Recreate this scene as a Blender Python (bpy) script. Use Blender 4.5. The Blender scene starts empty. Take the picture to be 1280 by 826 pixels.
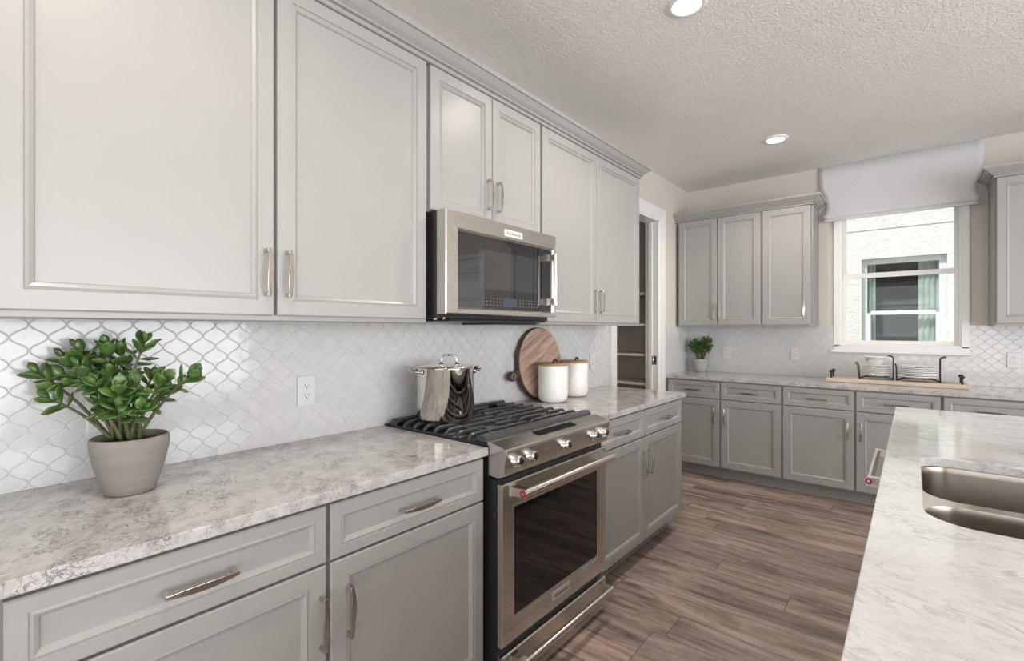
import bpy, bmesh, math, random
from mathutils import Vector, Matrix
random.seed(7)
S = bpy.context.scene
COL = S.collection
PI = math.pi

# ------------------------------------------------------------------ camera
cam_d = bpy.data.cameras.new('camera')
cam_d.sensor_fit = 'HORIZONTAL'; cam_d.sensor_width = 36.0
cam_d.lens = 601.1 / 1280 * 36.0
cam_d.shift_y = -1.08 / 1280
cam_d.clip_start = 0.05
cam = bpy.data.objects.new('camera', cam_d); COL.objects.link(cam)
cam.location = (1.8377, 0.0, 1.3441)
cam.rotation_euler = (PI / 2, 0, 0.6941)
S.camera = cam

# ------------------------------------------------------------------ colour management
S.view_settings.view_transform = 'Standard'
S.view_settings.look = 'None'
S.view_settings.gamma = 1.0
S.view_settings.use_curve_mapping = False
S.view_settings.exposure = 0.13
S.cycles.max_bounces = 10
S.cycles.diffuse_bounces = 6
S.cycles.glossy_bounces = 6
S.cycles.sample_clamp_indirect = 8.0

# ------------------------------------------------------------------ sky, sun, added daylight lamps at unseen openings
world = bpy.data.worlds.new('sky'); S.world = world
world.use_nodes = True
_wn = world.node_tree.nodes; _wl = world.node_tree.links
_bg = _wn['Background']; _bg.inputs['Strength'].default_value = 1.0
_bg.inputs['Color'].default_value = (0.92, 0.96, 1.0, 1)

def sun_lamp(name, rot, power, angle, color):
    d = bpy.data.lights.new(name, 'SUN'); d.energy = power; d.angle = angle; d.color = color
    o = bpy.data.objects.new(name, d); COL.objects.link(o); o.rotation_euler = rot
    return o
sun_lamp('sun', (math.radians(40), 0, math.radians(-22)), 3.3, math.radians(0.6), (1.0, 0.96, 0.9))

def area_lamp(name, loc, rot, sx, sy, power, color=(1, 1, 1)):
    d = bpy.data.lights.new(name, 'AREA'); d.shape = 'RECTANGLE'; d.size = sx; d.size_y = sy
    d.energy = power; d.color = color
    o = bpy.data.objects.new(name, d); COL.objects.link(o)
    o.location = loc; o.rotation_euler = rot
    return o
# added area lamps, tilted upward, standing in for daylight at the unseen openings
area_lamp('added_daylight_right', (6.44, 0.4, 1.35), (0, PI / 2 + .24, 0), 2.3, 5.6, 272, (0.975, 0.985, 1.0))
area_lamp('added_daylight_near', (3.2, -4.44, 1.35), (PI / 2 + .40, 0, 0), 4.4, 2.3, 92, (0.975, 0.985, 1.0))

# ================================================================== node helpers
class NT:
    def __init__(s, name):
        s.m = bpy.data.materials.new(name); s.m.use_nodes = True
        s.t = s.m.node_tree; s.b = s.t.nodes['Principled BSDF']
    def n(s, typ, **kw):
        nd = s.t.nodes.new(typ)
        for k, v in kw.items(): setattr(nd, k, v)
        return nd
    def ln(s, a, b): s.t.links.new(a, b)
    def val(s, inp, v):
        if hasattr(v, 'is_output') or isinstance(v, bpy.types.NodeSocket): s.ln(v, inp)
        else: inp.default_value = v
    def math(s, op, a, b=None, c=None, clamp=False):
        nd = s.n('ShaderNodeMath', operation=op); nd.use_clamp = clamp
        s.val(nd.inputs[0], a)
        if b is not None: s.val(nd.inputs[1], b)
        if c is not None: s.val(nd.inputs[2], c)
        return nd.outputs[0]
    def coord(s, kind='Object', scale=(1, 1, 1), rot=(0, 0, 0), loc=(0, 0, 0)):
        tc = s.n('ShaderNodeTexCoord'); mp = s.n('ShaderNodeMapping'); m2 = s.n('ShaderNodeMapping')
        s.ln(tc.outputs[kind], mp.inputs[0]); s.ln(mp.outputs[0], m2.inputs[0])
        mp.inputs['Rotation'].default_value = rot; mp.inputs['Location'].default_value = loc
        m2.inputs['Scale'].default_value = scale
        return m2.outputs[0]
    def noise(s, vec, scale, detail=3, rough=0.5, dist=0.0):
        nd = s.n('ShaderNodeTexNoise'); s.ln(vec, nd.inputs['Vector'])
        nd.inputs['Scale'].default_value = scale; nd.inputs['Detail'].default_value = detail
        nd.inputs['Roughness'].default_value = rough; nd.inputs['Distortion'].default_value = dist
        return nd.outputs[0]
    def ramp(s, fac, stops, interp='LINEAR'):
        nd = s.n('ShaderNodeValToRGB'); nd.color_ramp.interpolation = interp
        e = nd.color_ramp.elements
        while len(e) < len(stops): e.new(0.5)
        for el, (p, c) in zip(e, stops):
            el.position = p; el.color = (c if len(c) == 4 else (*c, 1)) if hasattr(c, '__len__') else (c, c, c, 1)
        s.ln(fac, nd.inputs[0]); return nd.outputs[0]
    def mix(s, fac, a, b, mode='MIX'):
        nd = s.n('ShaderNodeMix', data_type='RGBA', blend_type=mode)
        s.val(nd.inputs[0], fac)
        for i, v in ((6, a), (7, b)):
            if isinstance(v, bpy.types.NodeSocket): s.ln(v, nd.inputs[i])
            else: nd.inputs[i].default_value = (*v, 1) if len(v) == 3 else v
        return nd.outputs[2]
    def bump(s, h, strength, dist=0.01):
        nd = s.n('ShaderNodeBump'); nd.inputs['Strength'].default_value = strength
        nd.inputs['Distance'].default_value = dist
        s.ln(h, nd.inputs['Height']); s.ln(nd.outputs[0], s.b.inputs['Normal'])
    def set(s, **kw):
        for k, v in kw.items():
            inp = s.b.inputs[k.replace('_', ' ')]
            if isinstance(v, bpy.types.NodeSocket): s.ln(v, inp)
            elif hasattr(v, '__len__') and len(v) == 3 and inp.type == 'RGBA': inp.default_value = (*v, 1)
            else: inp.default_value = v
        return s

def plain(name, col, rough=0.5, metal=0.0, var=0.04, vscale=6.0, **kw):
    m = NT(name)
    f = m.noise(m.coord(), vscale, 3)
    c0 = tuple(max(0, x * (1 - var)) for x in col); c1 = tuple(min(1, x * (1 + var)) for x in col)
    m.set(Base_Color=m.ramp(f, [(0.3, c0), (0.7, c1)]), Roughness=rough, Metallic=metal, **kw)
    return m.m

MAT = {}
MAT['paint'] = plain('cabinet_paint', (0.348, 0.344, 0.332), 0.33, var=0.012)
MAT['box'] = plain('cabinet_box_paint', (0.285, 0.281, 0.271), 0.45, var=0.012)
MAT['trim'] = plain('white_trim', (0.78, 0.775, 0.76), 0.35, var=0.01)
MAT['wall'] = plain('wall_paint', (0.62, 0.575, 0.525), 0.75, var=0.012)
MAT['pantrywall'] = plain('pantry_paint', (0.66, 0.59, 0.53), 0.8, var=0.02)
MAT['nickel'] = plain('satin_nickel', (0.56, 0.52, 0.47), 0.27, 1.0, var=0.08, vscale=40)
MAT['chrome'] = plain('chrome', (0.60, 0.585, 0.56), 0.16, 1.0, var=0.02)
MAT['polished'] = plain('polished_steel', (0.74, 0.71, 0.67), 0.05, 1.0, var=0.02)
MAT['iron'] = plain('cast_iron', (0.045, 0.046, 0.048), 0.36, var=0.3, vscale=60)
MAT['enamel'] = plain('black_enamel', (0.012, 0.012, 0.013), 0.3, var=0.1)
MAT['blackglass'] = plain('black_glass', (0.006, 0.006, 0.007), 0.03, var=0.1)
MAT['badge'] = plain('pale_metal_badge', (0.62, 0.60, 0.57), 0.4, 0.5)
MAT['knobface'] = plain('dark_nickel', (0.12, 0.118, 0.115), 0.25, 1.0)
MAT['red'] = plain('red_medallion', (0.35, 0.015, 0.02), 0.3)
MAT['ceramic'] = plain('white_ceramic', (0.80, 0.79, 0.76), 0.22, var=0.01)
MAT['plate'] = plain('white_porcelain', (0.82, 0.81, 0.79), 0.15, var=0.01)
MAT['outlet'] = plain('white_plastic', (0.65, 0.65, 0.645), 0.3, var=0.01)
MAT['slot'] = plain('dark_slot', (0.05, 0.05, 0.05), 0.6)
MAT['wire'] = plain('black_wire', (0.015, 0.015, 0.015), 0.4)
MAT['soil'] = plain('potting_soil', (0.045, 0.022, 0.014), 0.95, var=0.5, vscale=120)
MAT['stem'] = plain('jade_stem', (0.10, 0.105, 0.045), 0.6, var=0.35, vscale=60)
MAT['barkstem'] = plain('jade_bark', (0.13, 0.10, 0.07), 0.8, var=0.3, vscale=80)
MAT['leather'] = plain('dark_leather', (0.05, 0.04, 0.035), 0.5)
MAT['panel'] = plain('light_grey_mark', (0.11, 0.115, 0.12), 0.4)
MAT['lcd'] = plain('display_glass', (0.045, 0.055, 0.08), 0.15)
MAT['mwglass'] = plain('mirrored_black_glass', (0.006, 0.006, 0.007), 0.02, var=0.1, IOR=1.8)
MAT['mwwin'] = plain('mirrored_grey_glass', (0.028, 0.028, 0.029), 0.03, var=0.05, IOR=1.8)
MAT['greyglass'] = plain('oven_window_glass', (0.035, 0.035, 0.036), 0.05, var=0.05)

def stainless(name, axis, col=(0.60, 0.575, 0.54), rough=0.27):
    m = NT(name)
    sc = [1.5, 1.5, 1.5]
    for i in range(3):
        if i != axis: sc[i] = 1600
    f = m.noise(m.coord(scale=tuple(sc)), 1.0, 3)
    m.set(Base_Color=m.ramp(f, [(0.3, tuple(c * .985 for c in col)), (0.7, tuple(min(1, c * 1.02) for c in col))]),
          Metallic=1.0, Roughness=m.ramp(f, [(0.2, rough - .02), (0.8, rough + .03)]))
    return m.m
MAT['steel'] = stainless('brushed_steel', 0)
MAT['sinksteel'] = stainless('sink_steel', 0, (0.34, 0.30, 0.265), 0.28)  # darker than the other steel: the bowls' dark reflections are in the colour

def quartz(name, rot, stretch, dark, sa, lift=0.0):
    m = NT(name)
    v = m.coord(rot=(0, 0, rot), scale=(stretch, 1, 1))
    a = m.noise(v, sa, 5, 0.6, 1.1)
    b = m.noise(v, sa * 1.8, 4, 0.55, 0.8)
    mask = m.noise(v, 6.5 if lift else 15, 3, 0.6)
    cloud = m.noise(v, 9 if lift else 20, 6, 0.65, 0.3)
    fine = m.noise(v, 90, 4, 0.7)
    ra = m.math('ABSOLUTE', m.math('SUBTRACT', a, 0.5))
    rb = m.math('ABSOLUTE', m.math('SUBTRACT', b, 0.47))
    va = m.math('SUBTRACT', 1.0, m.math('MULTIPLY', ra, 24.0), clamp=True)
    vb = m.math('SUBTRACT', 1.0, m.math('MULTIPLY', rb, 16.0), clamp=True)
    mk = m.ramp(mask, [(0.46, 0.0), (0.60, 1.0)])
    mk2 = m.ramp(m.noise(v, 11 if lift else 19, 2, 0.5), [(0.50, 0.0), (0.68, 1.0)])
    base = m.ramp(cloud, [(0.30, (0.47 + lift, 0.455 + lift * 1.08, 0.44 + lift * 1.15)), (0.48, (0.64 + lift * .5, 0.625 + lift * .58, 0.61 + lift * .65)), (0.72, (0.76, 0.75 + lift * .04, 0.735 + lift * .1))])
    base = m.mix(1.0, base, (0.765, 0.765, 0.765) if lift == 0 else (0.93, 0.94, 0.945), 'MULTIPLY')  # wall counters' stone darkened, putting the shade on their tops into the colour
    base = m.mix(m.ramp(fine, [(0.48, 0.0), (0.70, 0.38)]), base, (0.42, 0.40, 0.385))
    c = m.mix(m.math('MULTIPLY', m.math('MULTIPLY', va, mk), 0.85 * dark), base, (0.07, 0.066, 0.062))
    c = m.mix(m.math('MULTIPLY', m.math('MULTIPLY', vb, mk2), 0.75 * dark), c, (0.16, 0.15, 0.145))
    m.set(Base_Color=c, Roughness=0.09)
    m.b.inputs['Specular IOR Level'].default_value = 0.55
    return m.m
MAT['quartz'] = quartz('quartz_speckled', 0.5, 0.7, 1.0, 40)
MAT['quartz_isl'] = quartz('quartz_veined', 0.30, 0.6, 0.48, 15, 0.15)

def tile_mat():
    m = NT('glazed_tile')
    f = m.noise(m.coord(), 26, 2)
    m.set(Base_Color=m.ramp(f, [(0.3, (0.585, 0.585, 0.585)), (0.7, (0.635, 0.635, 0.635))]), Roughness=0.10)
    m.bump(m.noise(m.coord(), 30, 1), 0.18, 0.003)
    return m.m
MAT['tile'] = tile_mat()
MAT['grout'] = plain('pale_grout', (0.61, 0.61, 0.605), 0.85, var=0.03, vscale=90)

def ceil_mat():
    m = NT('knockdown_ceiling')
    v = m.coord()
    f = m.noise(v, 72, 4, 0.55, 0.4)
    h = m.ramp(f, [(0.44, 0.0), (0.56, 1.0)])
    m.set(Base_Color=m.ramp(m.noise(v, 3, 2), [(0.3, (0.84, 0.825, 0.80)), (0.7, (0.87, 0.855, 0.83))]), Roughness=0.9)
    m.bump(h, 0.7, 0.004)
    return m.m
MAT['ceiling'] = ceil_mat()

def stucco_mat():
    m = NT('white_stucco')
    v = m.coord()
    m.set(Base_Color=m.ramp(m.noise(v, 8, 4), [(0.3, (0.70, 0.69, 0.67)), (0.7, (0.80, 0.79, 0.77))]), Roughness=0.9)
    m.bump(m.noise(v, 28, 5, 0.6), 0.9, 0.02)
    return m.m
MAT['stucco'] = stucco_mat()

def floor_mat():
    m = NT('wood_plank_floor')
    tc = m.n('ShaderNodeTexCoord'); sp = m.n('ShaderNodeSeparateXYZ'); m.ln(tc.outputs['Object'], sp.inputs[0])
    X, Y = sp.outputs[0], sp.outputs[1]
    PW, PL = 0.1815, 1.22
    r = m.math('DIVIDE', m.math('SUBTRACT', Y, 0.0575), PW)
    row = m.math('FLOOR', r); fr = m.math('SUBTRACT', r, row)
    wn = m.n('ShaderNodeTexWhiteNoise', noise_dimensions='1D'); m.ln(m.math('ADD', row, 0.37), wn.inputs['W'])
    q = m.math('ADD', m.math('DIVIDE', X, PL), m.math('MULTIPLY', wn.outputs[0], 1.0))
    colm = m.math('FLOOR', q); fc = m.math('SUBTRACT', q, colm)
    cv = m.n('ShaderNodeCombineXYZ'); m.ln(row, cv.inputs[0]); m.ln(colm, cv.inputs[1])
    w2 = m.n('ShaderNodeTexWhiteNoise', noise_dimensions='3D'); m.ln(cv.outputs[0], w2.inputs['Vector'])
    idv = w2.outputs[0]
    gv = m.n('ShaderNodeCombineXYZ')
    m.ln(m.math('MULTIPLY', X, 1.6), gv.inputs[0]); m.ln(m.math('MULTIPLY', Y, 11.0), gv.inputs[1])
    m.ln(m.math('MULTIPLY', idv, 60.0), gv.inputs[2])
    g1 = m.noise(gv.outputs[0], 1.0, 6, 0.66, 0.9)
    gv2 = m.n('ShaderNodeCombineXYZ')
    m.ln(m.math('MULTIPLY', X, 6.5), gv2.inputs[0]); m.ln(m.math('MULTIPLY', Y, 52.0), gv2.inputs[1])
    m.ln(m.math('MULTIPLY', idv, 31.0), gv2.inputs[2])
    g2 = m.noise(gv2.outputs[0], 1.0, 5, 0.7, 0.9)
    base = m.ramp(g1, [(0.30, (0.118, 0.087, 0.076)), (0.45, (0.315, 0.238, 0.206)), (0.58, (0.48, 0.378, 0.332)), (0.75, (0.60, 0.505, 0.45))])
    streak = m.ramp(g2, [(0.36, 0.0), (0.52, 1.0)])
    c = m.mix(m.math('MULTIPLY', m.math('SUBTRACT', 1.0, streak), 0.36), base, (0.075, 0.055, 0.047))
    tone = m.ramp(idv, [(0.0, (0.76, 0.775, 0.79)), (0.5, (0.95, 0.94, 0.92)), (1.0, (1.16, 1.10, 1.05))])
    c = m.mix(1.0, c, tone, 'MULTIPLY')
    e1 = m.math('MINIMUM', fr, m.math('SUBTRACT', 1.0, fr))
    e2 = m.math('MINIMUM', fc, m.math('SUBTRACT', 1.0, fc))
    gap = m.math('MAXIMUM', m.math('LESS_THAN', e1, 0.009), m.math('LESS_THAN', e2, 0.0016))
    c = m.mix(m.math('MULTIPLY', gap, 0.65), c, (0.045, 0.034, 0.03))
    m.set(Base_Color=c, Roughness=m.ramp(g2, [(0.3, 0.5), (0.7, 0.36)]))
    m.b.inputs['Specular IOR Level'].default_value = 0.35
    m.bump(m.math('SUBTRACT', m.math('MULTIPLY', g2, 0.4), gap), 0.12, 0.003)
    return m.m
MAT['floor'] = floor_mat()

def wood(name, dirs, cols, rough=0.45, rot=(0, 0, 0), sc=1.0):
    m = NT(name)
    v = m.coord(scale=dirs, rot=rot)
    f = m.noise(v, sc, 5, 0.6, 0.6)
    m.set(Base_Color=m.ramp(f, [(0.30, cols[0]), (0.5, cols[1]), (0.70, cols[2])]), Roughness=rough)
    return m.m
MAT['acacia'] = wood('acacia_face', (8, 3.0, 34), [(0.20, 0.115, 0.083), (0.43, 0.29, 0.22), (0.62, 0.46, 0.37)], 0.4, (-.45, 0, 0))
MAT['bark'] = wood('acacia_edge', (14, 14, 14), [(0.035, 0.022, 0.016), (0.065, 0.042, 0.031), (0.10, 0.065, 0.048)], 0.6)
MAT['lidwood'] = wood('lid_wood', (10, 60, 10), [(0.30, 0.16, 0.08), (0.42, 0.24, 0.13), (0.52, 0.32, 0.19)], 0.45)
MAT['traywood'] = wood('whitewashed_wood', (4, 40, 60), [(0.46, 0.36, 0.28), (0.62, 0.51, 0.42), (0.72, 0.63, 0.54)], 0.6)

def concrete():
    m = NT('taupe_pot')
    v = m.coord(scale=(1, 1, 4))
    m.set(Base_Color=m.ramp(m.noise(v, 14, 6, 0.65), [(0.3, (0.215, 0.197, 0.178)), (0.7, (0.262, 0.243, 0.222))]), Roughness=0.7)
    m.bump(m.noise(v, 60, 3), 0.12, 0.002)
    return m.m
MAT['pot'] = concrete()
MAT['pot_far'] = plain('grey_pot', (0.40, 0.385, 0.365), 0.6, var=0.08, vscale=25)

def leaf_mat():
    m = NT('jade_leaf')
    v = m.coord()
    f = m.noise(v, 30, 3)
    m.set(Base_Color=m.ramp(f, [(0.28, (0.020, 0.055, 0.012)), (0.50, (0.060, 0.130, 0.026)), (0.75, (0.165, 0.270, 0.070))]), Roughness=0.30)
    m.b.inputs['Subsurface Weight'].default_value = 0.0
    return m.m
MAT['leaf'] = leaf_mat()

def fabric_mat():
    m = NT('white_linen')
    v = m.coord()
    f = m.noise(m.coord(scale=(300, 300, 40)), 1, 2)
    g = m.noise(m.coord(scale=(40, 40, 300)), 1, 2)
    m.set(Base_Color=m.ramp(m.math('MULTIPLY', m.math('ADD', f, g), 0.5), [(0.3, (0.76, 0.765, 0.78)), (0.7, (0.84, 0.845, 0.855))]), Roughness=0.9)
    m.bump(f, 0.1, 0.001)
    # a little daylight passes through the cloth
    tr = m.n('ShaderNodeBsdfTranslucent'); tr.inputs[0].default_value = (0.8, 0.81, 0.83, 1)
    mx = m.n('ShaderNodeMixShader'); mx.inputs[0].default_value = 0.22
    out = m.t.nodes['Material Output']
    m.ln(m.b.outputs[0], mx.inputs[1]); m.ln(tr.outputs[0], mx.inputs[2]); m.ln(mx.outputs[0], out.inputs[0])
    return m.m
MAT['linen'] = fabric_mat()

def glass_mat(name, tint, refl=0.06):
    m = NT(name)
    tr = m.n('ShaderNodeBsdfTransparent'); tr.inputs[0].default_value = (*tint, 1)
    gl = m.n('ShaderNodeBsdfGlossy'); gl.inputs['Roughness'].default_value = 0.01
    lw = m.n('ShaderNodeLayerWeight'); lw.inputs[0].default_value = 0.5
    nz = m.noise(m.coord(), 2.0, 1)
    mx = m.n('ShaderNodeMixShader'); m.ln(m.math('ADD', m.math('MULTIPLY', m.math('POWER', lw.outputs[1], 5.0), 0.7), m.math('ADD', m.math('MULTIPLY', nz, 0.006), refl - .045)), mx.inputs[0])
    m.ln(tr.outputs[0], mx.inputs[1]); m.ln(gl.outputs[0], mx.inputs[2])
    m.ln(mx.outputs[0], m.t.nodes['Material Output'].inputs[0])
    return m.m
MAT['glass'] = glass_mat('window_glass', (0.97, 0.985, 0.98))
MAT['greenglass'] = glass_mat('tinted_window_glass', (0.82, 0.86, 0.84))
MAT['nframe'] = plain('white_vinyl_frame', (0.70, 0.74, 0.76), 0.4, var=0.01)
MAT['ncurtain'] = plain('pale_teal_curtain', (0.72, 0.765, 0.745), 0.8, var=0.12, vscale=10)
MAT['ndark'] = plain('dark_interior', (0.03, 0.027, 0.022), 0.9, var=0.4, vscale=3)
MAT['nshelf'] = plain('dim_ledge', (0.17, 0.16, 0.14), 0.8)
MAT['ground'] = plain('outside_ground', (0.35, 0.36, 0.30), 0.95, var=0.2, vscale=5)

def emit(name, col, power):
    m = NT(name)
    m.set(Base_Color=(0.9, 0.9, 0.9), Emission_Color=(*col, 1), Emission_Strength=power)
    return m.m
MAT['lamp'] = emit('lit_diffuser', (1.0, 0.93, 0.82), 9.0)

# ================================================================== mesh helpers
def BM(): return bmesh.new()

def box(bm, x0, x1, y0, y1, z0, z1, bev=0.0, seg=1, mi=0):
    r = bmesh.ops.create_cube(bm, size=1.0)
    vs = r['verts']
    for v in vs:
        v.co = Vector((x0 + (v.co.x + .5) * (x1 - x0), y0 + (v.co.y + .5) * (y1 - y0), z0 + (v.co.z + .5) * (z1 - z0)))
    fs = list({f for v in vs for f in v.link_faces})
    for f in fs: f.material_index = mi
    if bev > 0:
        es = list({e for v in vs for e in v.link_edges})
        bmesh.ops.bevel(bm, geom=es, offset=bev, segments=seg, affect='EDGES', profile=0.5, material=mi, clamp_overlap=True)

def loft(bm, rings, close_ring=True, cap0=False, cap1=False, mi=0, smooth=False):
    vr = [[bm.verts.new(p) for p in r] for r in rings]
    n = len(vr[0])
    for a, b in zip(vr, vr[1:]):
        for i in range(n if close_ring else n - 1):
            j = (i + 1) % n
            f = bm.faces.new((a[i], a[j], b[j], b[i])); f.material_index = mi; f.smooth = smooth
    if cap0:
        f = bm.faces.new(list(reversed(vr[0]))); f.material_index = mi
    if cap1:
        f = bm.faces.new(vr[-1]); f.material_index = mi
    return vr

def lathe(bm, prof, cx=0, cy=0, seg=40, mi=0, smooth=True, cap0=True, cap1=False):
    rings = [[(cx + r * math.cos(2 * PI * k / seg), cy + r * math.sin(2 * PI * k / seg), z) for k in range(seg)] for r, z in prof]
    loft(bm, rings, True, cap0, cap1, mi, smooth)

def frames(pts):
    ts = []
    for i in range(len(pts)):
        a = pts[max(0, i - 1)]; b = pts[min(len(pts) - 1, i + 1)]
        ts.append((b - a).normalized())
    up = Vector((0, 0, 1)) if abs(ts[0].z) < 0.9 else Vector((1, 0, 0))
    n = (up - ts[0] * up.dot(ts[0])).normalized()
    out = []
    for t in ts:
        n = (n - t * n.dot(t)).normalized()
        out.append((t, n, t.cross(n)))
    return out

def tube(bm, pts, rad, seg=8, mi=0, smooth=True, caps=True):
    pts = [Vector(p) for p in pts]
    if not hasattr(rad, '__len__'): rad = [rad] * len(pts)
    rings = []
    for p, r, (t, n, b) in zip(pts, rad, frames(pts)):
        rings.append([p + (n * math.cos(2 * PI * k / seg) + b * math.sin(2 * PI * k / seg)) * r for k in range(seg)])
    loft(bm, rings, True, caps, caps, mi, smooth)

def sweep(bm, path, prof, mi=0, caps=True):
    """moulding: prof = (out, z) points, swept along a plan path; out is to the right of travel"""
    P = [Vector((p[0], p[1])) for p in path]
    rings = []
    for i, p in enumerate(P):
        d0 = (P[i] - P[i - 1]).normalized() if i > 0 else (P[1] - P[0]).normalized()
        d1 = (P[i + 1] - P[i]).normalized() if i < len(P) - 1 else d0
        n0 = Vector((d0.y, -d0.x)); n1 = Vector((d1.y, -d1.x))
        mv = (n0 + n1); mv = mv / (mv.dot(n0))
        rings.append([(p.x + mv.x * o, p.y + mv.y * o, z) for o, z in prof])
    loft(bm, rings, True, caps, caps, mi)

def prism(bm, poly, z0, z1, bev=0.0, mi=0):
    lo = [bm.verts.new((x, y, z0)) for x, y in poly]; hi = [bm.verts.new((x, y, z1)) for x, y in poly]
    n = len(poly)
    fs = [bm.faces.new(list(reversed(lo))), bm.faces.new(hi)]
    for i in range(n):
        j = (i + 1) % n; fs.append(bm.faces.new((lo[i], lo[j], hi[j], hi[i])))
    for f in fs: f.material_index = mi

def rect_loops(bm, x0, x1, z0, z1, yf, loops, back=0.02, mi=0):
    """a panelled front facing -Y: loops of (inset, depth behind yf)"""
    rings = []
    allp = [(0.0, back)] + loops
    for ins, dep in allp:
        y = yf + dep
        rings.append([(x0 + ins, y, z0 + ins), (x1 - ins, y, z0 + ins), (x1 - ins, y, z1 - ins), (x0 + ins, y, z1 - ins)])
    loft(bm, rings, True, True, True, mi)

def finish(bm, name, mats, parent=None, bevel=0.0, smooth_angle=None, loc=(0, 0, 0), rot=(0, 0, 0)):
    bmesh.ops.recalc_face_normals(bm, faces=bm.faces)
    me = bpy.data.meshes.new(name)
    bm.to_mesh(me); bm.free()
    if not isinstance(mats, (list, tuple)): mats = [mats]
    for m in mats: me.materials.append(MAT[m] if isinstance(m, str) else m)
    if smooth_angle is not None:
        for p in me.polygons: p.use_smooth = True
        me.set_sharp_from_angle(angle=math.radians(smooth_angle))
    o = bpy.data.objects.new(name, me); COL.objects.link(o)
    o.location = loc; o.rotation_euler = rot
    if parent: o.parent = parent
    if bevel > 0:
        b = o.modifiers.new('edge', 'BEVEL'); b.width = bevel; b.segments = 2; b.limit_method = 'ANGLE'; b.angle_limit = math.radians(40)
    return o

def tag(o, label, cat, group=None):
    o['label'] = label; o['category'] = cat
    if group: o['group'] = group
    return o

def thing(name, label, cat, loc=(0, 0, 0), rz=0.0, group=None):
    o = bpy.data.objects.new(name, None); o.empty_display_size = 0.1
    COL.objects.link(o); o.location = loc; o.rotation_euler = (0, 0, rz)
    return tag(o, label, cat, group)

def struct(o):
    o['kind'] = 'structure'; return o

def copy_tree(o, parent=None):
    c = o.copy(); COL.objects.link(c)
    if parent: c.parent = parent
    for ch in list(o.children): copy_tree(ch, c)
    return c

def lettering(text, size, name, mat, parent, loc, rot, depth=0.0004):
    cu = bpy.data.curves.new(name, 'FONT'); cu.body = text; cu.size = size; cu.extrude = depth
    cu.align_x = 'CENTER'; cu.align_y = 'CENTER'
    t = bpy.data.objects.new(name, cu); COL.objects.link(t)
    bpy.context.view_layer.update()
    me = bpy.data.meshes.new_from_object(t.evaluated_get(bpy.context.evaluated_depsgraph_get()))
    bpy.data.objects.remove(t); bpy.data.curves.remove(cu)
    me.materials.clear(); me.materials.append(MAT[mat])
    o = bpy.data.objects.new(name, me); COL.objects.link(o); o.parent = parent
    o.location = loc; o.rotation_euler = rot
    return o

# ================================================================== room shell
YF = 5.131; ZC = 2.801; XR = 6.5; YN = -4.5
WX0, WX1, WZ0, WZ1 = 1.345, 2.135, 1.205, 2.42      # kitchen window opening
W2X0, W2X1 = 3.85, 4.72
bm = BM(); box(bm, -1.6, XR, YN, YF + .16, -0.1, 0.0); struct(finish(bm, 'floor', 'floor'))
bm = BM(); box(bm, -1.6, XR + .2, YN - .2, YF + .16, ZC, ZC + .12); struct(finish(bm, 'ceiling', 'ceiling'))
DY0, DY1, DZ = 3.51, 4.37, 2.378                       # pantry doorway
bm = BM()
box(bm, -.12, 0, YN - .16, DY0, 0, ZC); box(bm, -.12, 0, DY1, YF, 0, ZC); box(bm, -.12, 0, DY0, DY1, DZ, ZC)
struct(finish(bm, 'wall_left', 'wall'))
bm = BM()
t = YF + .16
for a, b, z0, z1 in [(-.12, WX0, 0, ZC), (WX0, WX1, 0, WZ0), (WX0, WX1, WZ1, ZC), (WX1, W2X0, 0, ZC), (W2X0, W2X1, 0, WZ0),
                     (W2X0, W2X1, WZ1, ZC), (W2X1, XR, 0, ZC)]:
    box(bm, a, b, YF, t, z0, z1)
struct(finish(bm, 'wall_far', 'wall'))
bm = BM()
for a, b, z0, z1 in [(YN, -2.5, 0, ZC), (3.3, YF + .16, 0, ZC), (-2.5, 3.3, 2.5, ZC)]:
    box(bm, XR, XR + .16, a, b, z0, z1)
struct(finish(bm, 'wall_right', 'wall'))
bm = BM()
for a, b, z0, z1 in [(0, .9, 0, ZC), (5.5, XR + .16, 0, ZC), (.9, 5.5, 2.5, ZC)]:
    box(bm, a, b, YN - .16, YN, z0, z1)
struct(finish(bm, 'wall_near', 'wall'))
# glazing bars of two big unseen openings, added for light and reflections
def glazing(name, along, a0, a1, fixed, n):
    bm = BM()
    for k in range(n + 1):
        c = a0 + (a1 - a0) * k / n
        c0 = min(max(c - .04, a0), a1 - .08)
        if along == 'y': box(bm, fixed, fixed + .06, c0, c0 + .08, 0, 2.5)
        else: box(bm, c0, c0 + .08, fixed - .06, fixed, 0, 2.5)
    for z in (0.0, 2.42):
        if along == 'y': box(bm, fixed, fixed + .06, a0, a1, z, z + .08)
        else: box(bm, a0, a1, fixed - .06, fixed, z, z + .08)
    struct(finish(bm, name, 'trim'))
glazing('added_window_3', 'y', -2.5, 3.3, XR + .05, 4)
glazing('added_window_4', 'x', .9, 5.5, YN - .05, 3)
bm = BM(); box(bm, XR - .015, XR, YN, -2.5, 0, .13); box(bm, XR - .015, XR, 3.3, YF, 0, .13)
struct(finish(bm, 'baseboard_right', 'trim', bevel=.003))
bm = BM(); box(bm, .0, .9, YN, YN + .015, 0, .13); box(bm, 5.5, XR, YN, YN + .015, 0, .13)
struct(finish(bm, 'baseboard_near', 'trim', bevel=.003))
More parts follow.
